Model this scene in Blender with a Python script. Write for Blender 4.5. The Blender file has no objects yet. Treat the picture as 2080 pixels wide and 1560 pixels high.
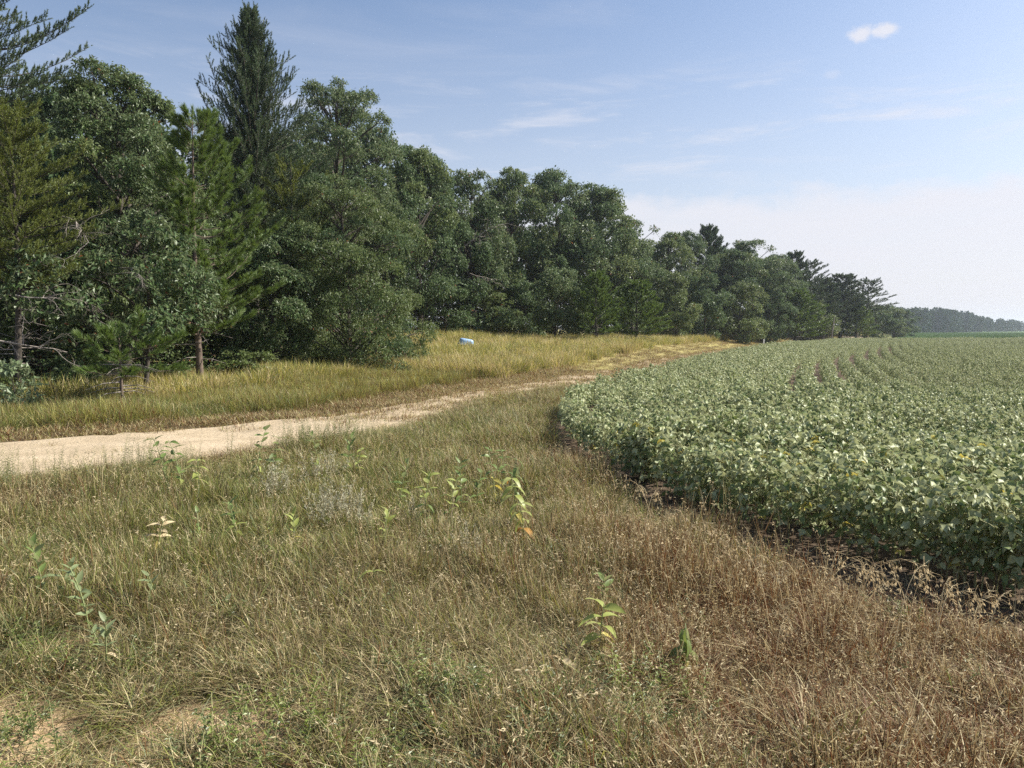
import bpy, math, random
import numpy as np
from mathutils import Vector, Euler, Matrix

R = math.radians
SC = bpy.context.scene
COL = SC.collection

# ------------------------------------------------------------------ camera, sky, sun, exposure
CAM_H = 2.1
PITCH = R(-4.1)
FPX = 1563.0                                   # focal length in pixels of the 2080 px wide photograph
cam_d = bpy.data.cameras.new('camera')
cam = bpy.data.objects.new('camera', cam_d)
COL.objects.link(cam)
cam.location = (0, 0, CAM_H)
cam.rotation_euler = (R(90) + PITCH, 0, 0)
cam_d.sensor_width = 36.0
cam_d.lens = 36.0 * FPX / 2080.0
cam_d.clip_start = 0.05
cam_d.clip_end = 9000
SC.camera = cam

SUN_AZ, SUN_EL = R(76), R(42)                  # clockwise from straight ahead, above the horizon
sun_dir = Vector((math.sin(SUN_AZ) * math.cos(SUN_EL), math.cos(SUN_AZ) * math.cos(SUN_EL), math.sin(SUN_EL)))
sl = bpy.data.lights.new('sun', 'SUN')
sl.energy = 5.0
sl.angle = R(0.55)
sl.color = (1.0, 0.945, 0.84)
sun = bpy.data.objects.new('sun', sl)
COL.objects.link(sun)
sun.location = (30, 10, 40)
sun.rotation_euler = sun_dir.to_track_quat('Z', 'Y').to_euler()

world = bpy.data.worlds.new('World')
SC.world = world
world.use_nodes = True
SC.view_settings.view_transform = 'Standard'
SC.view_settings.look = 'None'
SC.view_settings.exposure = 0.92
SC.view_settings.gamma = 1.0
SC.view_settings.use_curve_mapping = False
SC.cycles.max_bounces = 6
SC.cycles.diffuse_bounces = 3
SC.cycles.glossy_bounces = 2
SC.cycles.transmission_bounces = 4
SC.cycles.transparent_max_bounces = 8
SC.cycles.volume_bounces = 1
SC.cycles.sample_clamp_indirect = 4.0
SC.cycles.use_denoising = False


def build_world():
    nt = world.node_tree
    nt.nodes.clear()
    N = nt.nodes.new
    L = nt.links.new

    def math_(op, a, b=None, c=None, clamp=False):
        n = N('ShaderNodeMath')
        n.operation = op
        n.use_clamp = clamp
        for i, v in enumerate((a, b, c)):
            if v is None:
                continue
            if isinstance(v, (int, float)):
                n.inputs[i].default_value = v
            else:
                L(v, n.inputs[i])
        return n.outputs[0]

    def smooth(v, lo, hi):
        n = N('ShaderNodeMapRange')
        n.interpolation_type = 'SMOOTHSTEP'
        n.inputs['From Min'].default_value = lo
        n.inputs['From Max'].default_value = hi
        L(v, n.inputs['Value'])
        return n.outputs[0]

    tc = N('ShaderNodeTexCoord')
    sep = N('ShaderNodeSeparateXYZ')
    L(tc.outputs['Generated'], sep.inputs[0])
    x, y, z = sep.outputs
    el = math_('MULTIPLY', math_('ARCSINE', z), 57.29578)
    az = math_('MULTIPLY', math_('ARCTAN2', x, y), 57.29578)
    comb = N('ShaderNodeCombineXYZ')
    L(az, comb.inputs[0])
    L(el, comb.inputs[1])

    def noise(sx, sy, scale, detail=5, rough=0.55, off=0.0, dist=0.0):
        m = N('ShaderNodeMapping')
        m.inputs['Scale'].default_value = (sx, sy, 1)
        m.inputs['Location'].default_value = (off, off * 0.7, 0)
        L(comb.outputs[0], m.inputs['Vector'])
        n = N('ShaderNodeTexNoise')
        n.inputs['Scale'].default_value = scale
        n.inputs['Detail'].default_value = detail
        n.inputs['Roughness'].default_value = rough
        n.inputs['Distortion'].default_value = dist
        L(m.outputs[0], n.inputs['Vector'])
        return n.outputs[0]

    sky = N('ShaderNodeTexSky')
    sky.sky_type = 'NISHITA'
    sky.sun_disc = False
    sky.sun_elevation = SUN_EL
    sky.sun_rotation = SUN_AZ
    sky.altitude = 200
    sky.air_density = 1.0
    sky.dust_density = 2.2
    sky.ozone_density = 3.0
    bg = N('ShaderNodeBackground')
    bg.inputs['Strength'].default_value = 0.084
    L(sky.outputs[0], bg.inputs['Color'])
    # cloud cover: one bank low over the horizon, thin wisps above it, and small cumulus
    n1 = noise(0.30, 0.55, 1.0, 6, 0.6, 3.0)
    edge = math_('SUBTRACT', math_('ADD', 9.0, math_('MULTIPLY', n1, 3.6)), el)
    bank = smooth(edge, -0.4, 2.8)
    bank2 = math_('MULTIPLY', bank, math_('ADD', 0.72, math_('MULTIPLY', noise(0.08, 0.4, 1.0, 5, 0.6, 9.0), 0.36)), clamp=True)
    low = smooth(el, 27.0, -3.0)                                     # thick air near the horizon
    bank3 = math_('MAXIMUM', bank2, math_('MULTIPLY', low, 0.62))
    n2 = noise(0.10, 0.62, 1.0, 7, 0.62, 21.0, 0.5)
    wband = math_('MULTIPLY', smooth(el, 9.0, 12.0), smooth(el, 20.0, 13.0))
    wisp = math_('MULTIPLY', math_('MULTIPLY', smooth(n2, 0.48, 0.74), wband), 0.62)
    n3 = noise(0.035, 0.22, 1.0, 7, 0.6, 44.0, 0.6)
    wisp2 = math_('MULTIPLY', smooth(n3, 0.52, 0.85), 0.20)
    # small cumulus: ellipse with a broken edge
    n4 = noise(1.0, 1.5, 1.1, 7, 0.65, 5.0)

    def puff(a0, e0, ra, re):
        da = math_('DIVIDE', math_('SUBTRACT', az, a0), ra)
        de = math_('DIVIDE', math_('SUBTRACT', el, e0), re)
        d2 = math_('ADD', math_('MULTIPLY', da, da), math_('MULTIPLY', de, de))
        v = math_('SUBTRACT', math_('ADD', 0.35, math_('MULTIPLY', n4, 1.4)), math_('SQRT', d2))
        return v
    pv = math_('MAXIMUM', puff(23.75, 18.75, 1.0, 0.60), puff(25.1, 18.75, 1.25, 0.52))
    cum = math_('MULTIPLY', smooth(pv, 0.0, 0.75), 0.86)
    pv2 = puff(22.1, 16.6, 0.8, 0.45)
    cum2 = math_('MULTIPLY', smooth(pv2, 0.1, 0.9), 0.22)
    thin = math_('MAXIMUM', math_('MAXIMUM', wisp, wisp2), math_('MAXIMUM', cum, cum2))
    m = math_('SUBTRACT', 1.0, math_('MULTIPLY', math_('SUBTRACT', 1.0, bank3), math_('SUBTRACT', 1.0, thin)))
    m = math_('MINIMUM', m, 0.96)
    m = math_('MULTIPLY', m, smooth(el, 75, 40))
    cb = N('ShaderNodeBackground')
    cb.inputs['Color'].default_value = (0.93, 0.93, 1.0, 1)
    cb.inputs['Strength'].default_value = 0.485
    mix = N('ShaderNodeMixShader')
    L(m, mix.inputs[0])
    L(bg.outputs[0], mix.inputs[1])
    L(cb.outputs[0], mix.inputs[2])
    out = N('ShaderNodeOutputWorld')
    L(mix.outputs[0], out.inputs[0])


build_world()

# ------------------------------------------------------------------ small helpers
rng = np.random.default_rng(11)


def sstep(a, b, x):
    t = np.clip((np.asarray(x, float) - a) / (b - a), 0, 1)
    return t * t * (3 - 2 * t)


class Waves:
    """Cheap smooth 2-D noise in about -1..1 from sums of sines."""
    def __init__(self, seed, scale, n=9):
        r = np.random.default_rng(seed)
        a = r.uniform(0, 2 * np.pi, n)
        k = 2 * np.pi / (scale * r.uniform(0.6, 1.8, n))
        self.kx, self.ky, self.p = np.cos(a) * k, np.sin(a) * k, r.uniform(0, 6.28, n)

    def __call__(self, x, y):
        x, y = np.asarray(x, float)[..., None], np.asarray(y, float)[..., None]
        return np.sin(x * self.kx + y * self.ky + self.p).sum(-1) / math.sqrt(len(self.kx)) * 0.9


W_BIG, W_MID, W_SMALL, W_FINE = Waves(1, 9.0), Waves(2, 2.6), Waves(3, 0.9), Waves(4, 0.35)

# the edge of the bean field, going from far along its left side round the corner to the near side
EDGE = np.array([(320, 119), (140, 118.6), (62, 118.2), (53, 117), (44, 106), (29.7, 83), (16.6, 56), (9.6, 40.5), (3.8, 25.8), (1.5, 19.5), (0.85, 16.5), (0.85, 14),
                 (1.1, 12), (1.5, 10.3), (1.95, 8.5), (2.5, 7.2), (3.2, 6.15), (4.1, 5.2), (6, 3.7), (10, 1.5), (18, -2), (60, -18)], float)


def resample(poly, step):
    d = np.r_[0, np.cumsum(np.hypot(*np.diff(poly, axis=0).T))]
    # smooth with Catmull-like averaging of a dense linear resample
    t = np.arange(0, d[-1], step)
    p = np.c_[np.interp(t, d, poly[:, 0]), np.interp(t, d, poly[:, 1])]
    for _ in range(6):
        q = p.copy()
        q[1:-1] = (p[:-2] + 2 * p[1:-1] + p[2:]) / 4
        p = q
    return p


EDGE_S = resample(EDGE, 0.7)


def edge_sd(x, y):
    """Signed distance to the field edge, positive inside the field."""
    P = np.stack([np.asarray(x, float).ravel(), np.asarray(y, float).ravel()], 1)
    out = np.empty(len(P))
    A, B = EDGE_S[:-1], EDGE_S[1:]
    AB = B - A
    L2 = (AB ** 2).sum(1)
    for i in range(0, len(P), 4000):
        p = P[i:i + 4000, None, :]
        t = np.clip(((p - A) * AB).sum(-1) / L2, 0, 1)
        q = A + t[..., None] * AB
        d2 = ((p - q) ** 2).sum(-1)
        j = d2.argmin(1)
        k = np.arange(len(j))
        v = P[i:i + 4000] - A[j]
        cr = AB[j, 0] * v[:, 1] - AB[j, 1] * v[:, 0]
        out[i:i + 4000] = np.sqrt(d2[k, j]) * np.where(cr > 0, 1, -1)
    return out.reshape(np.shape(x))


if edge_sd(np.array([20.0]), np.array([20.0]))[0] < 0:
    _e = edge_sd
    edge_sd = lambda x, y: -_e(x, y)


def ground_z(x, y, sd=None):
    x, y = np.asarray(x, float), np.asarray(y, float)
    if sd is None:
        sd = edge_sd(x, y)
    rise = sstep(22, 62, y) * (0.95 + 0.62 * sstep(5, -9, x)) * sstep(-0.8, -9.5, sd) * np.where(y > 105, sstep(1.0, -9.0, x - 0.49 * y), 1.0)
    rise = np.where(sd > 0, 0, rise)
    near = 0.05 * W_MID(x, y) + 0.02 * W_SMALL(x, y)
    far = 0.05 * W_BIG(x, y)
    return rise + near * np.exp(-np.maximum(y, 0) / 30) + far * sstep(12, 30, y) * sstep(0, -6, sd)


def gz1(x, y):
    return float(ground_z(np.array([x]), np.array([y]))[0])


def pix_dir(u, v):
    a, b = (u - 1040) / FPX, (780 - v) / FPX
    c, s = math.cos(PITCH), math.sin(PITCH)
    return np.array([a, c - b * s, s + b * c])


def on_ground(u, v, h=0.0):
    """World point where the line of sight through photo pixel (u, v) meets the ground raised by h."""
    d = pix_dir(u, v)
    t = np.concatenate([np.linspace(1, 60, 1200), np.linspace(60, 900, 2500)])
    p = np.array([0, 0, CAM_H]) + t[:, None] * d
    g = ground_z(p[:, 0], p[:, 1]) + h
    k = np.nonzero(p[:, 2] < g)[0]
    k = k[0] if len(k) else len(t) - 1
    return p[k]


def at_depth(u, Y):
    return (u - 1040) / FPX * Y * 1.0026, Y


def z_at(v, Y):
    d = pix_dir(1040, v)
    return CAM_H + Y * d[2] / d[1]


def tag(o, label=None, cat=None, group=None, kind=None):
    if label:
        o['label'] = label
    if cat:
        o['category'] = cat
    if group:
        o['group'] = group
    if kind:
        o['kind'] = kind
    return o


def link(name, data, parent=None, loc=None, rot=None, scale=None):
    o = bpy.data.objects.new(name, data)
    COL.objects.link(o)
    if parent is not None:
        o.parent = parent
    if loc is not None:
        o.location = loc
    if rot is not None:
        o.rotation_euler = rot
    if scale is not None:
        o.scale = scale if not isinstance(scale, (int, float)) else (scale,) * 3
    return o


class MB:
    """Collects triangles with a material index and writes them as one mesh."""
    def __init__(self):
        self.V, self.F, self.M, self.S, self.n = [], [], [], [], 0

    def add(self, v, f, m=0, smooth=False):
        v = np.asarray(v, np.float32).reshape(-1, 3)
        f = np.asarray(f, np.int32).reshape(-1, 3)
        self.V.append(v)
        self.F.append(f + self.n)
        self.M.append(np.full(len(f), m, np.int32) if np.isscalar(m) else np.asarray(m, np.int32))
        self.S.append(np.full(len(f), smooth, bool))
        self.n += len(v)

    def mesh(self, name, mats):
        me = bpy.data.meshes.new(name)
        V, F = np.concatenate(self.V), np.concatenate(self.F)
        me.vertices.add(len(V))
        me.vertices.foreach_set('co', V.ravel())
        me.loops.add(len(F) * 3)
        me.loops.foreach_set('vertex_index', F.ravel())
        me.polygons.add(len(F))
        me.polygons.foreach_set('loop_start', np.arange(0, len(F) * 3, 3, dtype=np.int32))
        me.polygons.foreach_set('material_index', np.concatenate(self.M))
        me.polygons.foreach_set('use_smooth', np.concatenate(self.S))
        for m in mats:
            me.materials.append(m)
        me.update(calc_edges=True)
        return me

    def tube(self, pts, rad, sides=6, m=0, cap=True):
        pts = np.asarray(pts, float)
        rad = np.broadcast_to(np.asarray(rad, float), (len(pts),))
        T = np.gradient(pts, axis=0)
        T /= np.linalg.norm(T, axis=1)[:, None] + 1e-9
        ref = np.array([0.31, 0.95, 0.05]) if abs(T[0][2]) > 0.8 else np.array([0.05, 0.1, 1.0])
        A = np.cross(T, ref)
        A /= np.linalg.norm(A, axis=1)[:, None] + 1e-9
        B = np.cross(T, A)
        th = np.arange(sides) * 2 * np.pi / sides
        ring = pts[:, None] + rad[:, None, None] * (np.cos(th)[None, :, None] * A[:, None] + np.sin(th)[None, :, None] * B[:, None])
        n = len(pts)
        i = np.arange(n - 1)[:, None] * sides
        j = np.arange(sides)[None]
        k = (j + 1) % sides
        a, b, c, d = i + j, i + k, i + sides + k, i + sides + j
        f = np.concatenate([np.stack([a, b, c], -1).reshape(-1, 3), np.stack([a, c, d], -1).reshape(-1, 3)])
        v = ring.reshape(-1, 3)
        if cap:
            v = np.concatenate([v, pts[-1:] + T[-1:] * rad[-1]])
            e = (n - 1) * sides
            f = np.concatenate([f, np.stack([e + j[0], e + k[0], np.full(sides, n * sides)], -1)])
        self.add(v, f, m, True)

    def leaves(self, P, D, Nn, Ln, Wd, fold=0.12, droop=0.1, m=0):
        """Folded four-cornered leaves: P base points, D directions, Nn upper sides."""
        n = len(P)
        S = np.cross(D, Nn)
        S /= np.linalg.norm(S, axis=1)[:, None] + 1e-9
        U = np.cross(S, D)
        Ln = np.broadcast_to(Ln, (n,))[:, None]
        Wd = np.broadcast_to(Wd, (n,))[:, None]
        mid = P + D * Ln * 0.48
        v = np.stack([P, mid + S * Wd * 0.5 + U * Wd * fold, P + D * Ln - U * Ln * droop, mid - S * Wd * 0.5 + U * Wd * fold], 1)
        i = np.arange(n)[:, None] * 4
        f = np.concatenate([i + [0, 1, 2], i + [0, 2, 3]], 1).reshape(-1, 3)
        mm = m if np.isscalar(m) else np.repeat(m, 2)
        self.add(v.reshape(-1, 3), f, mm)

    def needles(self, P, D, Ln, w, m=0, rg=None):
        n = len(P)
        S = np.cross(D, (rg or rng).normal(size=(n, 3)))
        S /= np.linalg.norm(S, axis=1)[:, None] + 1e-9
        Ln = np.broadcast_to(Ln, (n,))[:, None]
        v = np.stack([P - S * w / 2, P + S * w / 2, P + D * Ln], 1)
        f = np.arange(n * 3).reshape(-1, 3)
        mm = m if np.isscalar(m) else m
        self.add(v.reshape(-1, 3), f, mm)


def unit(a):
    a = np.asarray(a, float)
    return a / (np.linalg.norm(a, axis=-1, keepdims=True) + 1e-9)


# ------------------------------------------------------------------ materials
def new_mat(name):
    m = bpy.data.materials.new(name)
    m.use_nodes = True
    m.node_tree.nodes.clear()
    return m, m.node_tree.nodes.new, m.node_tree.links.new


def leaf_mat(name, c1, c2, back=None, trans=0.28, rough=0.5, spec=0.35, tcol=None, inst=0.25):
    """Leaf or blade: colour varies from leaf to leaf and from plant to plant; some light passes through."""
    m, N, L = new_mat(name)
    out = N('ShaderNodeOutputMaterial')
    geo = N('ShaderNodeNewGeometry')
    oi = N('ShaderNodeObjectInfo')
    ramp = N('ShaderNodeMixRGB')
    ramp.inputs[1].default_value = (*c1, 1)
    ramp.inputs[2].default_value = (*c2, 1)
    mx = N('ShaderNodeMath')
    mx.operation = 'MULTIPLY_ADD'
    L(oi.outputs['Random'], mx.inputs[0])
    mx.inputs[1].default_value = inst
    isl = N('ShaderNodeMath')
    isl.operation = 'MULTIPLY'
    L(geo.outputs['Random Per Island'], isl.inputs[0])
    isl.inputs[1].default_value = 1 - inst
    L(isl.outputs[0], mx.inputs[2])
    L(mx.outputs[0], ramp.inputs[0])
    col = ramp.outputs[0]
    if back:
        bm = N('ShaderNodeMixRGB')
        L(geo.outputs['Backfacing'], bm.inputs[0])
        L(col, bm.inputs[1])
        bm.inputs[2].default_value = (*back, 1)
        col = bm.outputs[0]
    p = N('ShaderNodeBsdfPrincipled')
    p.inputs['Roughness'].default_value = rough
    p.inputs['Specular IOR Level'].default_value = spec
    L(col, p.inputs['Base Color'])
    t = N('ShaderNodeBsdfTranslucent')
    hs = N('ShaderNodeHueSaturation')
    hs.inputs['Hue'].default_value = 0.485
    hs.inputs['Saturation'].default_value = 1.1
    hs.inputs['Value'].default_value = 1.5
    L(col, hs.inputs['Color'])
    L(hs.outputs[0], t.inputs['Color'])
    mix = N('ShaderNodeMixShader')
    mix.inputs[0].default_value = trans
    L(p.outputs[0], mix.inputs[1])
    L(t.outputs[0], mix.inputs[2])
    L(mix.outputs[0], out.inputs[0])
    return m


def bark_mat(name, c1, c2, scale=9.0, bump=0.6):
    m, N, L = new_mat(name)
    out = N('ShaderNodeOutputMaterial')
    tc = N('ShaderNodeTexCoord')
    mp = N('ShaderNodeMapping')
    mp.inputs['Scale'].default_value = (1, 1, 0.35)
    L(tc.outputs['Object'], mp.inputs[0])
    n = N('ShaderNodeTexNoise')
    n.inputs['Scale'].default_value = scale
    n.inputs['Detail'].default_value = 7
    n.inputs['Roughness'].default_value = 0.7
    L(mp.outputs[0], n.inputs['Vector'])
    cr = N('ShaderNodeValToRGB')
    cr.color_ramp.elements[0].position = 0.35
    cr.color_ramp.elements[0].color = (*c1, 1)
    cr.color_ramp.elements[1].position = 0.68
    cr.color_ramp.elements[1].color = (*c2, 1)
    L(n.outputs[0], cr.inputs[0])
    p = N('ShaderNodeBsdfPrincipled')
    p.inputs['Roughness'].default_value = 0.9
    p.inputs['Specular IOR Level'].default_value = 0.15
    L(cr.outputs[0], p.inputs['Base Color'])
    b = N('ShaderNodeBump')
    b.inputs['Strength'].default_value = bump
    b.inputs['Distance'].default_value = 0.02
    L(n.outputs[0], b.inputs['Height'])
    L(b.outputs[0], p.inputs['Normal'])
    L(p.outputs[0], out.inputs[0])
    return m


M = {}
M['oak'] = leaf_mat('oak_leaf', (0.042, 0.084, 0.026), (0.108, 0.158, 0.054), back=(0.16, 0.20, 0.105), rough=0.46, spec=0.32, trans=0.22)
M['oak_far'] = leaf_mat('oak_leaf_deep', (0.038, 0.080, 0.027), (0.098, 0.148, 0.052), back=(0.125, 0.175, 0.088), rough=0.5, spec=0.28, trans=0.22)
M['cherry'] = leaf_mat('cherry_leaf', (0.052, 0.092, 0.023), (0.135, 0.178, 0.052), back=(0.165, 0.205, 0.095), rough=0.46, spec=0.32, trans=0.24)
M['pale_oak'] = leaf_mat('pale_oak_leaf', (0.10, 0.155, 0.065), (0.18, 0.23, 0.12), back=(0.2, 0.24, 0.15), rough=0.42, spec=0.45, trans=0.22)
M['brown_leaf'] = leaf_mat('brown_leaf', (0.16, 0.07, 0.03), (0.26, 0.13, 0.06))
M['red_pine'] = leaf_mat('red_pine_needle', (0.070, 0.130, 0.032), (0.175, 0.235, 0.060), rough=0.45, trans=0.18)
M['jack_pine'] = leaf_mat('jack_pine_needle', (0.100, 0.135, 0.028), (0.22, 0.245, 0.062), rough=0.5, trans=0.18)
M['dark_pine'] = leaf_mat('dark_pine_needle', (0.040, 0.076, 0.032), (0.105, 0.140, 0.062), rough=0.5, trans=0.15)
M['far_leaf'] = leaf_mat('distant_leaf', (0.020, 0.046, 0.022), (0.048, 0.078, 0.036), rough=0.9, spec=0.02, trans=0.15)
M['bark_red'] = bark_mat('red_pine_bark', (0.075, 0.056, 0.045), (0.20, 0.155, 0.122))
M['bark'] = bark_mat('grey_bark', (0.030, 0.026, 0.022), (0.115, 0.098, 0.082))
M['dead'] = bark_mat('dead_wood', (0.15, 0.13, 0.115), (0.33, 0.295, 0.26), bump=0.3)

M['straw'] = leaf_mat('straw_blade', (0.30, 0.24, 0.115), (0.60, 0.51, 0.29), rough=0.55, spec=0.3, trans=0.25)
M['tan'] = leaf_mat('tan_blade', (0.14, 0.105, 0.050), (0.28, 0.215, 0.11), rough=0.6, spec=0.25, trans=0.25)
M['russet'] = leaf_mat('russet_stem', (0.100, 0.047, 0.020), (0.225, 0.112, 0.045), rough=0.6, spec=0.25, trans=0.2)
M['umber'] = leaf_mat('umber_blade', (0.040, 0.032, 0.016), (0.095, 0.070, 0.036), rough=0.7, spec=0.2, trans=0.2)
M['olive'] = leaf_mat('olive_blade', (0.125, 0.145, 0.034), (0.29, 0.29, 0.080), rough=0.5, spec=0.3, trans=0.3)
M['blade'] = leaf_mat('green_blade', (0.085, 0.125, 0.035), (0.19, 0.225, 0.075), rough=0.45, spec=0.35, trans=0.3)
M['greygreen'] = leaf_mat('grey_green_blade', (0.13, 0.16, 0.075), (0.26, 0.28, 0.15), rough=0.5, spec=0.3, trans=0.25)
M['seed'] = leaf_mat('brome_seed', (0.42, 0.345, 0.20), (0.62, 0.53, 0.34), rough=0.6, spec=0.2, trans=0.3)
M['gold'] = leaf_mat('gold_blade', (0.33, 0.31, 0.075), (0.55, 0.50, 0.18), rough=0.55, spec=0.25, trans=0.3)
M['lime'] = leaf_mat('fresh_leaf', (0.125, 0.170, 0.036), (0.22, 0.27, 0.07), rough=0.42, spec=0.4, trans=0.32)
M['forb'] = leaf_mat('forb_leaf', (0.066, 0.098, 0.028), (0.130, 0.165, 0.055), rough=0.42, spec=0.4, trans=0.28)
M['silver'] = leaf_mat('silver_leaf', (0.33, 0.32, 0.21), (0.52, 0.49, 0.35), rough=0.7, spec=0.2, trans=0.15)

M['soy'] = leaf_mat('bean_leaf', (0.085, 0.130, 0.040), (0.205, 0.250, 0.092), back=(0.31, 0.35, 0.185), rough=0.46, spec=0.3, trans=0.2, inst=0.3)
M['soy_pale'] = leaf_mat('pale_bean_leaf', (0.24, 0.28, 0.125), (0.45, 0.465, 0.26), back=(0.36, 0.39, 0.23), rough=0.5, spec=0.25, trans=0.2, inst=0.3)
M['soy_stem'] = leaf_mat('bean_stem', (0.20, 0.21, 0.085), (0.36, 0.33, 0.16), rough=0.6, trans=0.1)
M['soy_yellow'] = leaf_mat('yellow_bean_leaf', (0.40, 0.34, 0.07), (0.5, 0.46, 0.14), trans=0.25)

M['mw_green'] = leaf_mat('milkweed_green', (0.105, 0.160, 0.040), (0.18, 0.235, 0.070), back=(0.25, 0.29, 0.14), rough=0.45, spec=0.4, trans=0.3)
M['mw_lime'] = leaf_mat('milkweed_lime', (0.23, 0.28, 0.065), (0.34, 0.37, 0.11), back=(0.32, 0.36, 0.16), rough=0.45, spec=0.35, trans=0.35)
M['mw_yellow'] = leaf_mat('milkweed_yellow', (0.42, 0.36, 0.08), (0.54, 0.48, 0.15), rough=0.5, spec=0.3, trans=0.35)
M['mw_orange'] = leaf_mat('milkweed_orange', (0.36, 0.19, 0.05), (0.46, 0.27, 0.08), rough=0.6, spec=0.2, trans=0.3)
M['mw_pale'] = leaf_mat('milkweed_pale', (0.13, 0.17, 0.075), (0.21, 0.25, 0.12), rough=0.5, spec=0.3, trans=0.25)
M['mw_dry'] = leaf_mat('milkweed_dry', (0.45, 0.36, 0.2), (0.58, 0.48, 0.3), rough=0.7, spec=0.2, trans=0.2)
M['mw_stem'] = leaf_mat('milkweed_stem', (0.22, 0.26, 0.11), (0.30, 0.33, 0.15), rough=0.6, trans=0.05)


def ground_mat():
    m, N, L = new_mat('ground_soil')
    out = N('ShaderNodeOutputMaterial')
    geo = N('ShaderNodeNewGeometry')

    def noise(scale, detail=8, rough=0.65):
        n = N('ShaderNodeTexNoise')
        n.inputs['Scale'].default_value = scale
        n.inputs['Detail'].default_value = detail
        n.inputs['Roughness'].default_value = rough
        L(geo.outputs['Position'], n.inputs['Vector'])
        return n.outputs[0]

    def ramp(v, stops):
        cr = N('ShaderNodeValToRGB')
        while len(cr.color_ramp.elements) < len(stops):
            cr.color_ramp.elements.new(0.5)
        for e, (p, c) in zip(cr.color_ramp.elements, stops):
            e.position, e.color = p, (*c, 1)
        L(v, cr.inputs[0])
        return cr.outputs[0]

    def attr(name):
        a = N('ShaderNodeAttribute')
        a.attribute_name = name
        return a.outputs['Fac']

    def mixc(f, a, b):
        x = N('ShaderNodeMixRGB')
        L(f, x.inputs[0])
        L(a, x.inputs[1])
        L(b, x.inputs[2])
        return x.outputs[0]
    thatch = ramp(noise(14), [(0.3, (0.04, 0.030, 0.018)), (0.5, (0.09, 0.066, 0.038)), (0.7, (0.18, 0.135, 0.08))])
    sand = ramp(noise(22), [(0.3, (0.36, 0.24, 0.13)), (0.5, (0.50, 0.36, 0.21)), (0.72, (0.62, 0.47, 0.30))])
    soil = ramp(noise(16), [(0.3, (0.055, 0.039, 0.027)), (0.5, (0.105, 0.076, 0.053)), (0.72, (0.18, 0.135, 0.095))])
    grass = ramp(noise(0.6), [(0.3, (0.20, 0.18, 0.06)), (0.5, (0.30, 0.26, 0.10)), (0.7, (0.38, 0.32, 0.15))])
    crop = ramp(noise(0.9), [(0.3, (0.05, 0.09, 0.03)), (0.5, (0.08, 0.13, 0.045)), (0.7, (0.11, 0.16, 0.06))])
    br = N('ShaderNodeMath')
    br.operation = 'MULTIPLY_ADD'
    L(noise(3.5), br.inputs[0])
    br.inputs[1].default_value = 1.6
    br.inputs[2].default_value = -0.8
    sm = N('ShaderNodeMath')
    sm.operation = 'ADD'
    sm.use_clamp = True
    L(attr('sand'), sm.inputs[0])
    mul = N('ShaderNodeMath')
    mul.operation = 'MULTIPLY'
    L(attr('sand'), mul.inputs[0])
    L(br.outputs[0], mul.inputs[1])
    L(mul.outputs[0], sm.inputs[1])
    c = mixc(attr('meadow'), thatch, grass)
    c = mixc(attr('soil'), c, soil)
    c = mixc(sm.outputs[0], c, sand)
    c = mixc(attr('crop'), c, crop)
    p = N('ShaderNodeBsdfPrincipled')
    p.inputs['Roughness'].default_value = 0.95
    p.inputs['Specular IOR Level'].default_value = 0.1
    L(c, p.inputs['Base Color'])
    b = N('ShaderNodeBump')
    b.inputs['Strength'].default_value = 0.8
    b.inputs['Distance'].default_value = 0.03
    L(noise(30, 9, 0.7), b.inputs['Height'])
    L(b.outputs[0], p.inputs['Normal'])
    L(p.outputs[0], out.inputs[0])
    return m


def sand_mat():
    m, N, L = new_mat('road_sand')
    out = N('ShaderNodeOutputMaterial')
    geo = N('ShaderNodeNewGeometry')

    def noise(scale, detail=8, rough=0.6):
        n = N('ShaderNodeTexNoise')
        n.inputs['Scale'].default_value = scale
        n.inputs['Detail'].default_value = detail
        n.inputs['Roughness'].default_value = rough
        L(geo.outputs['Position'], n.inputs['Vector'])
        return n.outputs[0]
    cr = N('ShaderNodeValToRGB')
    e = cr.color_ramp.elements
    e.new(0.5)
    for k, (p, c) in enumerate([(0.28, (0.29, 0.225, 0.145)), (0.5, (0.43, 0.345, 0.235)), (0.75, (0.54, 0.445, 0.32))]):
        e[k].position, e[k].color = p, (*c, 1)
    a = N('ShaderNodeMixRGB')
    a.inputs[0].default_value = 0.45
    L(noise(1.3, 4), a.inputs[1])
    L(noise(30, 6, 0.75), a.inputs[2])
    L(a.outputs[0], cr.inputs[0])
    p = N('ShaderNodeBsdfPrincipled')
    p.inputs['Roughness'].default_value = 0.95
    p.inputs['Specular IOR Level'].default_value = 0.1
    L(cr.outputs[0], p.inputs['Base Color'])
    b = N('ShaderNodeBump')
    b.inputs['Strength'].default_value = 0.9
    b.inputs['Distance'].default_value = 0.05
    L(noise(9, 9, 0.7), b.inputs['Height'])
    L(b.outputs[0], p.inputs['Normal'])
    L(p.outputs[0], out.inputs[0])
    return m


def plain_mat(name, c, rough=0.5, scale=6.0, var=0.15, spec=0.4):
    m, N, L = new_mat(name)
    out = N('ShaderNodeOutputMaterial')
    tc = N('ShaderNodeTexCoord')
    n = N('ShaderNodeTexNoise')
    n.inputs['Scale'].default_value = scale
    n.inputs['Detail'].default_value = 5
    L(tc.outputs['Object'], n.inputs['Vector'])
    mx = N('ShaderNodeMixRGB')
    mx.inputs[1].default_value = (*[x * (1 - var) for x in c], 1)
    mx.inputs[2].default_value = (*[min(1, x * (1 + var)) for x in c], 1)
    L(n.outputs[0], mx.inputs[0])
    p = N('ShaderNodeBsdfPrincipled')
    p.inputs['Roughness'].default_value = rough
    p.inputs['Specular IOR Level'].default_value = spec
    L(mx.outputs[0], p.inputs['Base Color'])
    L(p.outputs[0], out.inputs[0])
    return m


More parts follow.
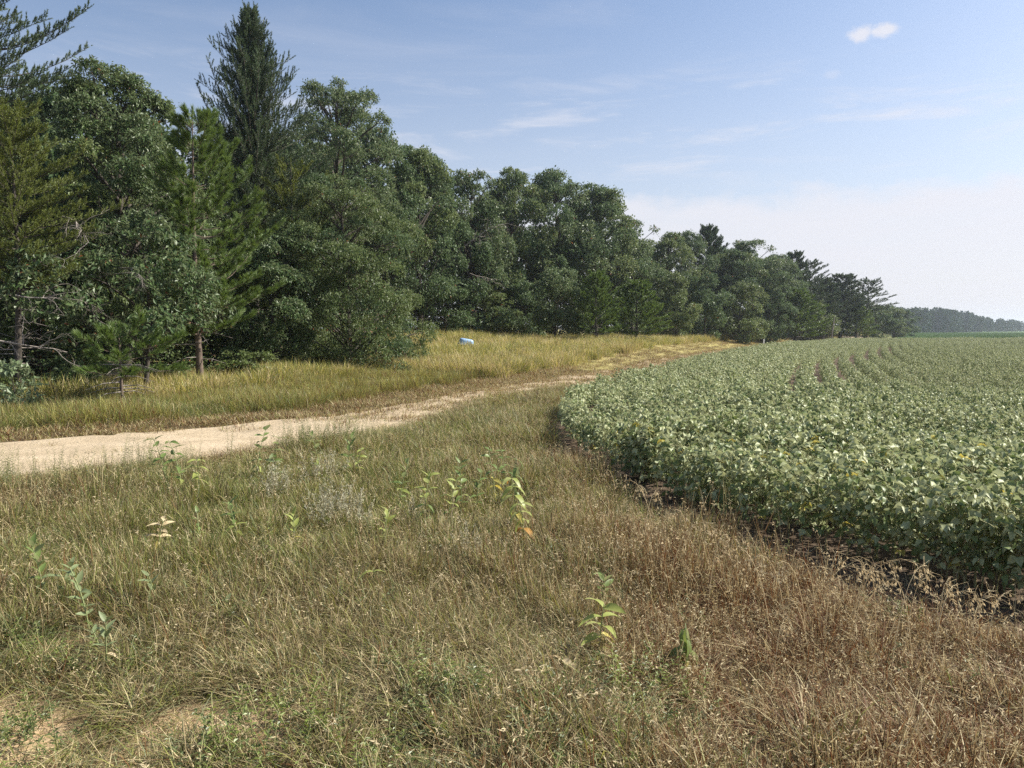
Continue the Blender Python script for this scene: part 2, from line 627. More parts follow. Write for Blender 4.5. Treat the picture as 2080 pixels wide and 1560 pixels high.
# ------------------------------------------------------------------ the road (line only; the sheet follows the ground)
ROAD_PIX = [(-420, 968), (-150, 947), (60, 931), (300, 912), (520, 890), (700, 864), (850, 833), (960, 811), (1060, 793), (1180, 772), (1300, 752)]
road = [on_ground(u, v)[:2] for u, v in ROAD_PIX]
# further on it keeps beside the field
far_track = EDGE_S[::-1]
off = []
for i in range(1, len(EDGE_S) - 1):
    t = unit(EDGE_S[i - 1] - EDGE_S[i + 1])
    nrm = np.array([-t[1], t[0]])
    q = EDGE_S[i] + nrm * 2.6
    if road[-1][1] + 6 < q[1] < 111 and q[0] < 52:
        off.append(q)
off = sorted(off, key=lambda q: q[1])[::6] + [np.array([53.0, 122.0]), np.array([64.0, 140.0])]
ROAD = resample(np.array(list(road) + off), 0.5)
ROAD_LEN = np.r_[0, np.cumsum(np.hypot(*np.diff(ROAD, axis=0).T))]
k_split = int(np.argmin(np.hypot(*(ROAD - on_ground(590, 878)[:2]).T)))
S_SPLIT = ROAD_LEN[k_split]


def road_rel(x, y):
    """Distance along and signed offset across the road for points."""
    P = np.stack([np.ravel(x), np.ravel(y)], 1)
    s, o = np.empty(len(P)), np.empty(len(P))
    T = unit(np.gradient(ROAD, axis=0))
    for i in range(0, len(P), 4000):
        d = P[i:i + 4000, None] - ROAD
        j = (d ** 2).sum(-1).argmin(1)
        k = np.arange(len(j))
        v = d[k, j]
        s[i:i + 4000] = ROAD_LEN[j]
        cr = T[j, 0] * v[:, 1] - T[j, 1] * v[:, 0]
        o[i:i + 4000] = np.hypot(v[:, 0], v[:, 1]) * np.sign(cr)
    return s.reshape(np.shape(x)), o.reshape(np.shape(x))


def road_half(s):
    """Half width of the sandy road: wide at the left, narrowing where it becomes a track."""
    return 2.25 - 1.25 * sstep(S_SPLIT - 4, S_SPLIT + 7, s)


# bare sandy spots in the near grass
SAND_SPOTS = [(30, 1500, 0.30), (10, 1440, 0.2), (415, 1458, 0.26), (480, 1472, 0.20), (165, 1305, 0.16), (300, 1510, 0.16), (95, 1440, 0.17),
              (575, 1505, 0.15), (230, 1545, 0.18), (100, 1550, 0.2), (150, 1470, 0.13), (60, 1555, 0.25)]
SAND_W = [(*on_ground(u, v)[:2], r) for u, v, r in SAND_SPOTS]


def sand_at(x, y):
    s = np.zeros(np.shape(x))
    wob = 1 + 0.35 * W_SMALL(x, y) + 0.2 * W_FINE(x, y)
    for cx, cy, r in SAND_W:
        d = np.hypot((x - cx) / 1.35, y - cy) / (r * wob.clip(0.4, 2))
        s = np.maximum(s, sstep(1.25, 0.6, d))
    return s


# ------------------------------------------------------------------ ground
def build_ground():
    a = np.linspace(-1, 1, 300)
    xs = np.sinh(a * 7.6) / np.sinh(7.6) * 3500
    b = np.linspace(0, 1, 360)
    ys = -12 + (np.sinh(b * 7.0) / np.sinh(7.0)) * 4500
    X, Y = np.meshgrid(xs, ys)
    sd = edge_sd(X, Y)
    Z = ground_z(X, Y, sd)
    sand = sand_at(X, Y)
    Z = Z - sand * 0.03
    v = np.stack([X, Y, Z], -1).reshape(-1, 3)
    nx, ny = len(xs), len(ys)
    i = (np.arange(ny - 1)[:, None] * nx + np.arange(nx - 1)[None]).ravel()
    f = np.concatenate([np.stack([i, i + 1, i + nx + 1], 1), np.stack([i, i + nx + 1, i + nx], 1)])
    mb = MB()
    mb.add(v, f, 0, True)
    me = mb.mesh('ground', [ground_mat()])
    s, o = road_rel(X, Y)
    vals = {
        'sand': np.maximum(sand, 0.0),
        'soil': sstep(-0.55, -0.15, sd),
        'meadow': sstep(18, 30, Y) * (sd < 0),
        'crop': (sstep(122, 126, Y) * sstep(-3, 2, X - 0.49 * Y)).astype(float),
    }
    for k, q in vals.items():
        at = me.attributes.new(k, 'FLOAT', 'POINT')
        at.data.foreach_set('value', np.asarray(q, np.float32).ravel())
    tag(link('ground', me), 'rolling ground of dry thatch, bare sand and field soil', kind='structure')


build_ground()


def build_road():
    mb = MB()
    n = len(ROAD)
    T = unit(np.gradient(ROAD, axis=0))
    Nn = np.stack([-T[:, 1], T[:, 0]], 1)
    K = 15
    c = np.linspace(-1, 1, K)
    hw = road_half(ROAD_LEN)[:, None] * (1 + 0.10 * np.sin(ROAD_LEN * 1.3)[:, None] * np.sign(c)[None] + 0.07 * rng.normal(size=(n, 1)))
    P = ROAD[:, None] + Nn[:, None] * (c[None] * hw)[..., None]
    Z = ground_z(P[..., 0], P[..., 1])
    rut = -0.03 * (np.exp(-((c - 0.55) / 0.2) ** 2) + np.exp(-((c + 0.55) / 0.2) ** 2))
    lift = 0.055 + rut[None] - 0.06 * (np.abs(c)[None] > 0.99)
    v = np.concatenate([P, (Z + lift + 0.006 * W_FINE(P[..., 0], P[..., 1]))[..., None]], -1).reshape(-1, 3)
    i = (np.arange(n - 1)[:, None] * K + np.arange(K - 1)[None]).ravel()
    f = np.concatenate([np.stack([i, i + 1, i + K + 1], 1), np.stack([i, i + K + 1, i + K], 1)])
    mb.add(v, f, 0, True)
    tag(link('dirt_road', mb.mesh('dirt_road', [sand_mat()])), 'pale sandy farm track curving from the grass to the field side', kind='structure')


build_road()

# ------------------------------------------------------------------ scattering of what nobody could count
def scatter_group(name, protos):
    ng = bpy.data.node_groups.new(name, 'GeometryNodeTree')
    ng.interface.new_socket('Geometry', in_out='INPUT', socket_type='NodeSocketGeometry')
    ng.interface.new_socket('Geometry', in_out='OUTPUT', socket_type='NodeSocketGeometry')
    N, L = ng.nodes.new, ng.links.new
    gi, go = N('NodeGroupInput'), N('NodeGroupOutput')
    g2i = N('GeometryNodeGeometryToInstance')
    for me in protos:
        o = bpy.data.objects.new(me.name, me)                 # source shape only, never linked to the scene
        oi = N('GeometryNodeObjectInfo')
        oi.inputs['Object'].default_value = o
        oi.inputs['As Instance'].default_value = False
        L(oi.outputs['Geometry'], g2i.inputs[0])

    def attr(a, t):
        n = N('GeometryNodeInputNamedAttribute')
        n.data_type = t
        n.inputs['Name'].default_value = a
        return n.outputs['Attribute']
    ip = N('GeometryNodeInstanceOnPoints')
    ip.inputs['Pick Instance'].default_value = True
    e2r = N('FunctionNodeEulerToRotation')
    L(attr('rot', 'FLOAT_VECTOR'), e2r.inputs[0])
    L(gi.outputs[0], ip.inputs['Points'])
    L(g2i.outputs[0], ip.inputs['Instance'])
    L(attr('pick', 'INT'), ip.inputs['Instance Index'])
    L(e2r.outputs[0], ip.inputs['Rotation'])
    L(attr('scl', 'FLOAT_VECTOR'), ip.inputs['Scale'])
    L(ip.outputs[0], go.inputs[0])
    return ng


def scatter(name, label, protos, P, rg, smin=0.75, smax=1.25, tilt=0.12, scl=None, yaw=None, hs=None):
    n = len(P)
    me = bpy.data.meshes.new(name)
    me.vertices.add(n)
    me.vertices.foreach_set('co', np.asarray(P, np.float32).ravel())
    rot = np.stack([rg.normal(0, tilt, n), rg.normal(0, tilt, n), rg.uniform(0, 6.283, n) if yaw is None else yaw], 1)
    s = rg.uniform(smin, smax, n) if scl is None else scl
    sz = s if hs is None else s * hs
    for k, t, dt, fld in (('rot', 'FLOAT_VECTOR', rot, 'vector'), ('scl', 'FLOAT_VECTOR', np.stack([s, s, sz], 1), 'vector'), ('pick', 'INT', rg.integers(0, len(protos), n), 'value')):
        at = me.attributes.new(k, t, 'POINT')
        at.data.foreach_set(fld, np.asarray(dt, np.int32 if t == 'INT' else np.float32).ravel())
    o = link(name, me)
    md = o.modifiers.new('scatter', 'NODES')
    md.node_group = scatter_group(name + '_scatter', protos)
    tag(o, label, kind='stuff')
    return o


def clump(name, seed, n, Rr, h, lean, curl, w, mats, weights, tips=0.0, tipmat=None, K=(0, 0.38, 0.72)):
    """A tuft of curved tapering blades; each blade takes one of MATS."""
    r = np.random.default_rng(seed)
    mb = MB()
    a = r.uniform(0, 6.283, n)
    q = np.sqrt(r.uniform(0, 1, n)) * Rr
    root = np.stack([np.cos(a) * q, np.sin(a) * q, np.full(n, -0.02)], 1)
    H = r.uniform(h[0], h[1], n)
    b = a + r.normal(0, 1.2, n)
    dirh = np.stack([np.cos(b), np.sin(b), np.zeros(n)], 1)
    ln = np.abs(r.normal(0, 1, n)) * lean + 0.05
    cu = np.minimum(np.abs(r.normal(0, 1, n)) * curl, 0.85)
    c = b + np.pi / 2 + r.normal(0, 0.7, n)
    side = np.stack([np.cos(c), np.sin(c), np.zeros(n)], 1)
    W = w * r.uniform(0.6, 1.4, n)

    def pos(t):
        return root + dirh * (H * (ln * t + cu * t ** 2.2))[:, None] + np.array([0, 0, 1.0]) * (H * (t - 0.55 * cu * t ** 2.6))[:, None]
    vs = []
    for t in K:
        p = pos(t)
        ww = (W * (1 - t * 0.45) * 0.5)[:, None]
        vs += [p - side * ww, p + side * ww]
    vs.append(pos(1.0))
    v = np.stack(vs, 1)
    m = len(K)
    f = []
    for k in range(m - 1):
        f += [(2 * k, 2 * k + 1, 2 * k + 3), (2 * k, 2 * k + 3, 2 * k + 2)]
    f.append((2 * m - 2, 2 * m - 1, 2 * m))
    F = (np.arange(n)[:, None, None] * (2 * m + 1) + np.array(f)[None]).reshape(-1, 3)
    mi = r.choice(len(mats), n, p=np.array(weights) / sum(weights))
    mb.add(v.reshape(-1, 3), F, np.repeat(mi, len(f)))
    M2 = list(mats)
    if tips > 0:
        sel = np.nonzero(r.uniform(size=n) < tips)[0]
        M2.append(tipmat)
        for _ in range(3):
            p = pos(1.0)[sel] - np.array([0, 0, 1]) * r.uniform(0, 0.06, len(sel))[:, None]
            d = unit(dirh[sel] * 0.6 + r.normal(0, 0.6, (len(sel), 3)) + np.array([0, 0, 0.2]))
            mb.leaves(p, d, r.normal(size=(len(sel), 3)), r.uniform(0.014, 0.035, len(sel)), 0.007, m=len(M2) - 1)
    return mb.mesh(name, M2)


def forb(name, seed, stems, h, leaf, mat, spread=0.12, stemmat=None, per=16, width=0.4):
    r = np.random.default_rng(seed)
    mb = MB()
    for _ in range(stems):
        a = r.uniform(0, 6.28)
        base = np.array([math.cos(a), math.sin(a), 0]) * r.uniform(0, spread * 0.5)
        H = r.uniform(*h)
        tip = base + np.array([math.cos(a) * spread * r.uniform(0.2, 1), math.sin(a) * spread * r.uniform(0.2, 1), H])
        mid = (base + tip) / 2 + np.array([0, 0, H * 0.12])
        mb.tube([base, mid, tip], [0.003, 0.002, 0.001], 3, 1)
        t = np.linspace(0.25, 1, per)
        P = (1 - t)[:, None] ** 2 * base + 2 * (t * (1 - t))[:, None] * mid + (t ** 2)[:, None] * tip
        b = np.arange(per) * 2.4 + r.uniform(0, 6)
        D = unit(np.stack([np.cos(b), np.sin(b), r.uniform(0.0, 0.9, per)], 1))
        Nn = unit(np.stack([-0.4 * np.cos(b), -0.4 * np.sin(b), np.ones(per)], 1) + r.normal(0, 0.25, (per, 3)))
        ln = leaf * r.uniform(0.7, 1.2, per) * (1.15 - 0.6 * t)
        mb.leaves(P, D, Nn, ln, ln * width, 0.15, 0.15, 0)
    return mb.mesh(name, [M[mat], M[stemmat or 'soy_stem']])


def blade_leaf(mb, P, D, Nn, Ln, Wd, fold=0.12, droop=0.25, m=0, T=(0, 0.3, 0.68, 1.0), prof=(0.05, 1.0, 0.72, 0.0)):
    """Leaves with a midrib fold and a drooping tip, several cross-sections each."""
    n = len(P)
    S = unit(np.cross(D, Nn))
    U = np.cross(S, D)
    Ln = np.broadcast_to(Ln, (n,))[:, None]
    Wd = np.broadcast_to(Wd, (n,))[:, None]
    droop = np.broadcast_to(droop, (n,))[:, None]
    rows = []
    for t, w in zip(T, prof):
        c = P + D * Ln * (t - 0.25 * droop * t * t) - U * Ln * droop * t * t
        e = U * Wd * fold * w
        rows += [c - S * Wd * 0.5 * w + e, c, c + S * Wd * 0.5 * w + e]
    v = np.stack(rows, 1)
    k = len(T)
    f = []
    for i in range(k - 1):
        a, b = 3 * i, 3 * i + 3
        f += [(a, a + 1, b + 1), (a, b + 1, b), (a + 1, a + 2, b + 2), (a + 1, b + 2, b + 1)]
    F = (np.arange(n)[:, None, None] * (3 * k) + np.array(f)[None]).reshape(-1, 3)
    mm = m if np.isscalar(m) else np.repeat(m, len(f))
    mb.add(v.reshape(-1, 3), F, mm, True)


# ------------------------------------------------------------------ bean plants
def trifoliate(mb, r, P, az, el, scale, ms):
    """One bean leaf: a stalk with three oval leaflets. MS: material index of the leaflets."""
    L = scale * r.uniform(0.08, 0.16)
    d = np.array([math.cos(az) * math.cos(el), math.sin(az) * math.cos(el), math.sin(el)])
    tip = P + d * L
    mb.tube([P, (P + tip) / 2 + np.array([0, 0, 0.008]), tip], [0.0026, 0.002, 0.0016], 3, 2, cap=False)
    hz = np.array([math.cos(az), math.sin(az), 0])
    sd = np.array([-math.sin(az), math.cos(az), 0])
    dip = r.normal(-0.25, 0.35, 3)
    dip = dip * 1.5
    D = unit(np.stack([hz + np.array([0, 0, dip[0]]), hz * 0.35 + sd + np.array([0, 0, dip[1]]), hz * 0.35 - sd + np.array([0, 0, dip[2]])]))
    Nn = unit(np.array([0, 0, 1.0]) + r.normal(0, 0.55, (3, 3)))
    ln = scale * np.array([0.074, 0.063, 0.063]) * r.uniform(0.85, 1.15, 3)
    blade_leaf(mb, np.repeat(tip[None], 3, 0) + D * 0.006, D, Nn, ln, ln * 0.66, r.uniform(0.05, 0.45), r.uniform(0.1, 0.5, 3), m=ms)


SOY_MATS = ['soy', 'soy_pale', 'soy_stem', 'soy_yellow']


def soy_mesh(name, seed, n=29, H=0.66):
    r = np.random.default_rng(seed)
    mb = MB()
    mb.tube([(0, 0, -0.03), (0.01, 0.01, H * 0.5), (0.0, 0.02, H * 0.92)], [0.005, 0.004, 0.002], 4, 2)
    for i in range(n):
        t = (i + 0.5) / n
        z = H * (0.18 + 0.8 * t ** 0.8)
        az = i * 2.4 + r.normal(0, 0.4)
        rad = 0.02 + 0.07 * math.sin(math.pi * min(1, t * 0.8 + 0.15)) * r.uniform(0.3, 1.4)
        P = np.array([math.cos(az) * rad, math.sin(az) * rad, z])
        ms = r.choice([0, 1, 3], p=[0.53, 0.463, 0.007])
        trifoliate(mb, r, P, az, r.uniform(0.1, 0.9), r.uniform(0.85, 1.2), int(ms))
    return mb.mesh(name, [M[k] for k in SOY_MATS])


def row_points(n_try, ybox, rg):
    y = np.sqrt(rg.uniform(ybox[0] ** 2, ybox[1] ** 2, n_try))
    x = rg.uniform(-0.05, 0.78, n_try) * y + rg.uniform(-1, 5, n_try)
    sd = edge_sd(x, y)
    e = 0.05
    gx = (edge_sd(x + e, y) - sd) / e
    gy = (edge_sd(x, y + e) - sd) / e
    row = np.round((sd - 0.30) / 0.76).clip(0) * 0.76 + 0.30
    ok = sd > -0.2
    x, y, sd, gx, gy, row = [q[ok] for q in (x, y, sd, gx, gy, row)]
    dv = row - sd + rg.normal(0, 0.035, len(sd))
    return x + gx * dv, y + gy * dv


def build_soy():
    rg = np.random.default_rng(21)
    area = 0.83 * (122 ** 2 - 3 ** 2) / 2
    x, y = row_points(int(area * 7.0), (3.2, 122), rg)
    x2, y2 = row_points(2600, (3.0, 21), rg)
    x, y = np.r_[x, x2], np.r_[y, y2]
    d = np.hypot(x, y)
    keep = d > 3.3
    x, y, d = x[keep], y[keep], d[keep]
    inview = (x < 0.68 * y + 0.25) & (y > 3.6)
    order = np.argsort(np.where(inview, d, 1e9))
    near, rest = order[:300], order[300:]
    protos = [soy_mesh('bean_plant_shape', 300 + k) for k in range(8)]
    P = np.stack([x[rest], y[rest], ground_z(x[rest], y[rest])], 1)
    s = rg.uniform(0.82, 1.18, len(rest)) * (1 + 0.08 * W_BIG(x[rest], y[rest]))
    gap = 0.35 + 0.65 * sstep(2, 9, edge_sd(x[rest], y[rest])) * sstep(10, 20, y[rest])
    gap = gap * (0.31 + 0.13 * sstep(0.36, 0.44, x[rest] / y[rest]))
    s = s * (1 - gap)
    scatter('soybean_field', 'dense field of green soybean plants in curving rows', protos, P, rg, scl=s, tilt=0.10, hs=1 / (1 - gap) ** 0.95)
    # the 300 plants that show largest: each with its own stem and leaves
    leaf_me = []
    for k in range(14):
        r = np.random.default_rng(500 + k)
        mb = MB()
        ms = 1 if k in (1, 3, 5, 7, 9, 11) else (3 if k == 13 else 0)
        trifoliate(mb, r, np.zeros(3), 0.0, r.uniform(0.1, 0.9), 1.05, ms)
        leaf_me.append(mb.mesh('bean_leaf', [M[q] for q in SOY_MATS]))
    mb = MB()
    mb.tube([(0, 0, -0.03), (0.01, 0.01, 0.36), (0.0, 0.02, 0.68)], [0.006, 0.0045, 0.002], 5, 0)
    stem_me = mb.mesh('bean_stem', [M['soy_stem']])
    for i in near:
        root = link('soybean_plant', None, loc=(x[i], y[i], gz1(x[i], y[i])), rot=(rg.normal(0, 0.08), rg.normal(0, 0.08), rg.uniform(0, 6.28)), scale=float(rg.uniform(0.88, 1.18)))
        tag(root, 'leafy green soybean plant in the nearest rows at the field edge', 'soybean plant', 'soybean plants in the nearest rows')
        link('stem', stem_me, root)
        nl = 25
        for k in range(nl):
            t = (k + 0.5) / nl
            az = k * 2.4 + rg.normal(0, 0.4)
            rad = 0.02 + 0.07 * math.sin(math.pi * min(1, t * 0.8 + 0.15)) * rg.uniform(0.3, 1.4)
            me = leaf_me[13] if rg.uniform() < 0.02 else leaf_me[int(rg.integers(0, 13))]
            link('leaf', me, root, (math.cos(az) * rad, math.sin(az) * rad, 0.66 * (0.16 + 0.82 * t ** 0.8)), (rg.normal(0, 0.3), rg.normal(0, 0.25), az), float(rg.uniform(0.8, 1.2)))
    return near


build_soy()

# ------------------------------------------------------------------ grasses
XB_Y = [15, 18, 20, 25, 31, 36, 42, 60, 66, 70, 76, 90, 112, 165, 260]
XB_X = [-19, -16, -13, -10.8, -8.0, -5.5, -6.0, -9.0, -4.0, 0, 9, 22, 40, 76, 150]


def zone(x, y, spots):
    z = np.zeros(len(x))
    for u, v, r, a in spots:
        cx, cy = on_ground(u, v)[:2]
        z += a * np.exp(-((x - cx) ** 2 + ((y - cy) * 0.8) ** 2) / (2 * r * r))
    return z


def build_grass():
    rg = np.random.default_rng(31)
    # ---- near grass, this side of the road
    PX, PY = [], []
    for y0, y1, dens in ((1.8, 5, 230), (5, 8, 190), (8, 13, 120), (13, 26, 64)):
        n = int(0.80 * (y1 ** 2 - y0 ** 2) * dens)
        y = np.sqrt(rg.uniform(y0 ** 2, y1 ** 2, n))
        x = rg.uniform(-0.80, 0.80, n) * y + rg.normal(0, 0.3, n)
        PX.append(x)
        PY.append(y)
    x, y = np.concatenate(PX), np.concatenate(PY)
    s, o = road_rel(x, y)
    hw = road_half(s)
    sd = edge_sd(x, y)
    u = rg.uniform(size=len(x))
    okr = (o < -hw + 0.15 * W_FINE(x, y) + 0.1)
    oks = (sd < -0.24 - 0.58 * sstep(9.5, 6.5, y) + 0.18 * W_SMALL(x, y)) | ((sd < -0.05) & (u < 0.05))
    oksand = u > sand_at(x, y) * 0.93
    thin = u > 0.75 * sstep(0.35, 1.2, W_SMALL(x, y) + 0.5 * W_FINE(x, y))
    ok = okr & oks & oksand & thin
    x, y, s, o, sd = x[ok], y[ok], s[ok], o[ok], sd[ok]
    d = np.hypot(x, y)
    z = ground_z(x, y, sd)
    # which kind grows where
    zr = zone(x, y, [(1850, 1450, 1.0, 2.6), (1500, 1330, 0.8, 1.5), (1250, 1480, .6, .7), (1350, 1130, 0.9, 1.3), (1150, 950, 1.4, 0.9), (400, 940, 1.0, 1.3), (620, 950, 1.0, 0.7), (1700, 1290, .8, 1.6), (130, 1080, .7, 1.1)])
    zo = zone(x, y, [(550, 1120, 1.2, 1.8), (420, 1010, 1.2, 1.2), (700, 960, 1.5, 1.0), (300, 1080, 1.0, 1.0), (900, 900, 2.5, 1.2), (900, 1050, 1.0, .7), (760, 1060, .8, .7)])
    zd = zone(x, y, [(900, 1330, 1.0, 1.6), (750, 1200, 1.1, 1.2), (1050, 1250, 1.0, 1.2), (400, 1330, 0.8, 1.0), (1600, 1120, 1.2, 1.0), (600, 1400, .6, .9)])
    zg = zone(x, y, [(40, 1130, 0.9, 1.8), (60, 1330, 0.5, 1.2), (500, 1500, 0.3, .5), (100, 960, 1.2, 1.4), (850, 840, 2.0, 1.0), (1720, 1190, .5, 1.0), (950, 880, 2, .8)])
    base = np.stack([0.86 + zd + 0.5 * W_SMALL(x, y), 0.42 + zo + 0.45 * W_MID(x + 7, y), 0.1 + zr + 0.45 * W_MID(x - 9, y + 3), 0.0 + zg + 0.5 * W_SMALL(x + 5, y)], 1)
    base += rg.gumbel(0, 0.60, base.shape)
    kind = base.argmax(1)
    hgt = (0.54 + 0.26 * sstep(3.5, 7.5, d)) * (1 + 0.26 * W_SMALL(x + 3, y) + 0.16 * W_MID(x, y + 8)).clip(0.5, 1.6) * np.where(sand_at(x, y) > 0.15, 0.6, 1)
    hgt *= 1 - 0.35 * zone(x, y, [(150, 1420, .7, 1.0), (450, 1480, .5, .8)]).clip(0, 1)
    hgt *= 1 - 0.35 * sstep(1.2, 0.1, -o - road_half(s))
    wid = 1 + 0.55 * sstep(6, 16, d)
    A = lambda k: np.stack([x[kind == k], y[kind == k], z[kind == k]], 1)
    S = lambda k: (wid * rg.uniform(0.8, 1.2, len(x)))[kind == k]
    Hh = lambda k: (hgt / wid)[kind == k]
    dry = [clump('dry_tuft', 40 + k, 44, 0.12, (0.10, 0.36), 0.17, 0.50, 0.0050, [M['straw'], M['tan'], M['umber'], M['olive'], M['greygreen']], [0.28, 0.22, 0.22, 0.16, 0.12]) for k in range(6)]
    scatter('dry_grass', 'tangled straw coloured dry grass covering the near verge', dry, A(0), rg, scl=S(0), hs=Hh(0))
    oli = [clump('olive_tuft', 60 + k, 44, 0.12, (0.12, 0.40), 0.16, 0.42, 0.0050, [M['olive'], M['blade'], M['straw'], M['umber']], [0.40, 0.22, 0.18, 0.20]) for k in range(6)]
    scatter('olive_grass', 'yellow green grass growing through the dry grass', oli, A(1), rg, scl=S(1), hs=Hh(1))
    rus = [clump('russet_tuft', 80 + k, 44, 0.12, (0.12, 0.40), 0.15, 0.78, 0.0050, [M['russet'], M['umber'], M['straw'], M['tan']], [0.40, 0.20, 0.26, 0.14], tips=0.16, tipmat=M['straw']) for k in range(6)]
    scatter('russet_grass', 'reddish brown seeding grass with pale curled blades', rus, A(2), rg, scl=S(2), hs=Hh(2))
    gre = [clump('grey_tuft', 100 + k, 48, 0.13, (0.08, 0.32), 0.28, 0.65, 0.0046, [M['greygreen'], M['blade'], M['straw'], M['tan']], [0.42, 0.24, 0.16, 0.18]) for k in range(6)]
    scatter('grey_green_grass', 'fine grey green grass and weeds between the dry tufts', gre, A(3), rg, scl=S(3), hs=Hh(3))

    # ---- straight dry stalks standing over the tufts
    sel = rg.uniform(size=len(x)) < (0.07 + 0.15 * zr.clip(0, 1) + 0.06 * zd.clip(0, 1)) * sstep(0, 0.25, 0.25 - sand_at(x, y))
    P = np.stack([x[sel], y[sel], z[sel]], 1)
    stk = [clump('stalks', 110 + k, 9, 0.13, (0.20, 0.48), 0.08, 0.14, 0.0036, [M['straw'], M['tan'], M['russet']], [0.45, 0.3, 0.25], tips=0.35, tipmat=M['seed'], K=(0, 0.5, 0.85)) for k in range(6)]
    scatter('dry_stalks', 'thin upright dry stalks with small seed tips over the near grass', stk, P, rg, scl=S(0)[:1].repeat(len(P)) * rg.uniform(0.8, 1.2, len(P)), hs=hgt[sel] * 1.1)

    # ---- fresh low weeds in the near grass
    n = 5200
    y = np.sqrt(rg.uniform(2.2 ** 2, 14 ** 2, n))
    x = rg.uniform(-0.78, 0.78, n) * y
    s, o = road_rel(x, y)
    sd = edge_sd(x, y)
    fld = W_SMALL(x + 31, y - 12) + 0.9 * W_MID(x - 14, y + 6) + 2.0 * zone(x, y, [(650, 1490, .35, .8), (1050, 1440, .4, .7), (100, 1350, .3, .9), (300, 1390, .3, .7), (60, 1520, .25, .6), (500, 1540, .3, .6), (900, 1500, .3, .5), (430, 1250, .4, .5), (1250, 1450, .3, .4)])
    ok = (o < -road_half(s)) & (sd < -0.5) & (fld + rg.normal(0, 0.4, n) > 1.25)
    x, y = x[ok], y[ok]
    P = np.stack([x, y, ground_z(x, y)], 1)
    fb = [forb('weed_sprig', 120 + k, 4, (0.08, 0.22), 0.036, 'lime' if k in (1, 3) else 'forb', 0.13, per=13, width=0.42) for k in range(5)]
    scatter('low_weeds', 'patches of small leafy green weeds low in the dry grass', fb, P, rg, 0.8, 1.35)
    # wispy tall weeds along the road edge
    n = 3600
    y = rg.uniform(7, 14, n)
    x = rg.uniform(-0.8, 0.0, n) * y
    s, o = road_rel(x, y)
    gap = -o - road_half(s)
    ok = (gap > 0.05) & (gap + rg.normal(0, 0.5, n) < 1.0) & (W_MID(x, y) + rg.normal(0, 0.4, n) > 0.1)
    x, y = x[ok], y[ok]
    P = np.stack([x, y, ground_z(x, y)], 1)
    wp = [forb('wispy_sprig', 140 + k, 3, (0.35, 0.62), 0.05, 'forb', 0.12, per=26, width=0.16) for k in range(4)]
    scatter('roadside_weeds', 'wispy upright green weeds along the near road edge', wp, P, rg, 0.7, 1.15)

    # ---- verge on the far side of the road, meadow behind it
    n = 60000
    y = np.sqrt(rg.uniform(13 ** 2, 128 ** 2, n))
    x = rg.uniform(-0.80, 0.48, n) * y
    s, o = road_rel(x, y)
    sd = edge_sd(x, y)
    xb = np.interp(y, XB_Y, XB_X)
    ok = (o > road_half(s) + 0.1 * W_SMALL(x, y)) & (sd < -0.3) & (x > xb - 1.2 - 0.02 * y)
    dens = np.where(y < 34, 1.0, np.where(y < 60, 0.9, 0.55))
    ok &= rg.uniform(size=n) < dens
    x, y, s, o, sd, xb = x[ok], y[ok], s[ok], o[ok], sd[ok], xb[ok]
    # denser part close by
    n2 = 14000
    y2 = np.sqrt(rg.uniform(12 ** 2, 36 ** 2, n2))
    x2 = rg.uniform(-0.80, 0.25, n2) * y2
    s2, o2 = road_rel(x2, y2)
    sd2 = edge_sd(x2, y2)
    xb2 = np.interp(y2, XB_Y, XB_X)
    ok2 = (o2 > road_half(s2) + 0.1 * W_SMALL(x2, y2)) & (sd2 < -0.3) & (x2 > xb2 - 1.0)
    x, y, s, o, sd, xb = [np.r_[a, b[ok2]] for a, b in ((x, x2), (y, y2), (s, s2), (o, o2), (sd, sd2), (xb, xb2))]
    z = ground_z(x, y, sd)
    gap = o - road_half(s)
    mown = (gap + 0.25 * W_MID(x, y) < 1.1 + 0.03 * y) & (s > S_SPLIT - 6)
    verge = ~mown & (y < 31) & (gap < 6)
    mead = ~mown & ~verge
    edge = 1 - 0.45 * sstep(1.6, 0.2, gap)
    ht = edge * (1 + 0.2 * W_MID(x, y) + 0.12 * W_SMALL(x, y))

    def put(name, label, sel, protos, smin, smax):
        P = np.stack([x[sel], y[sel], z[sel]], 1)
        scatter(name, label, protos, P, rg, scl=rg.uniform(smin, smax, int(sel.sum())), hs=ht[sel])
    tone = W_BIG(x, y) + 0.6 * W_MID(x + 4, y) + rg.normal(0, 0.5, len(x))
    vg = [clump('verge_tuft', 160 + k, 60, 0.24, (0.22, 0.52), 0.30, 0.45, 0.0085, [M['olive'], M['gold'], M['tan'], M['blade'], M['russet']], [0.34, 0.14, 0.22, 0.14, 0.16]) for k in range(4)]
    vg2 = [clump('verge_tuft_green', 170 + k, 60, 0.24, (0.22, 0.50), 0.32, 0.45, 0.0085, [M['blade'], M['olive'], M['tan'], M['straw']], [0.42, 0.28, 0.18, 0.12]) for k in range(4)]
    put('verge_grass', 'amber and olive grass on the verge below the trees', verge & (tone > -0.55 + 0.9 * sstep(-7, -13, x)), vg, 0.85, 1.2)
    put('green_verge_grass', 'greener grass patches on the verge below the trees', verge & ~(tone > -0.55 + 0.9 * sstep(-7, -13, x)), vg2, 0.85, 1.2)
    mg = [clump('meadow_tuft', 180 + k, 64, 0.34, (0.30, 0.66), 0.26, 0.35, 0.017, [M['gold'], M['olive'], M['straw'], M['blade']], [0.28, 0.40, 0.18, 0.14]) for k in range(4)]
    mg2 = [clump('meadow_tuft_pale', 190 + k, 64, 0.34, (0.30, 0.68), 0.26, 0.35, 0.017, [M['straw'], M['gold'], M['tan'], M['olive']], [0.42, 0.26, 0.10, 0.22]) for k in range(4)]
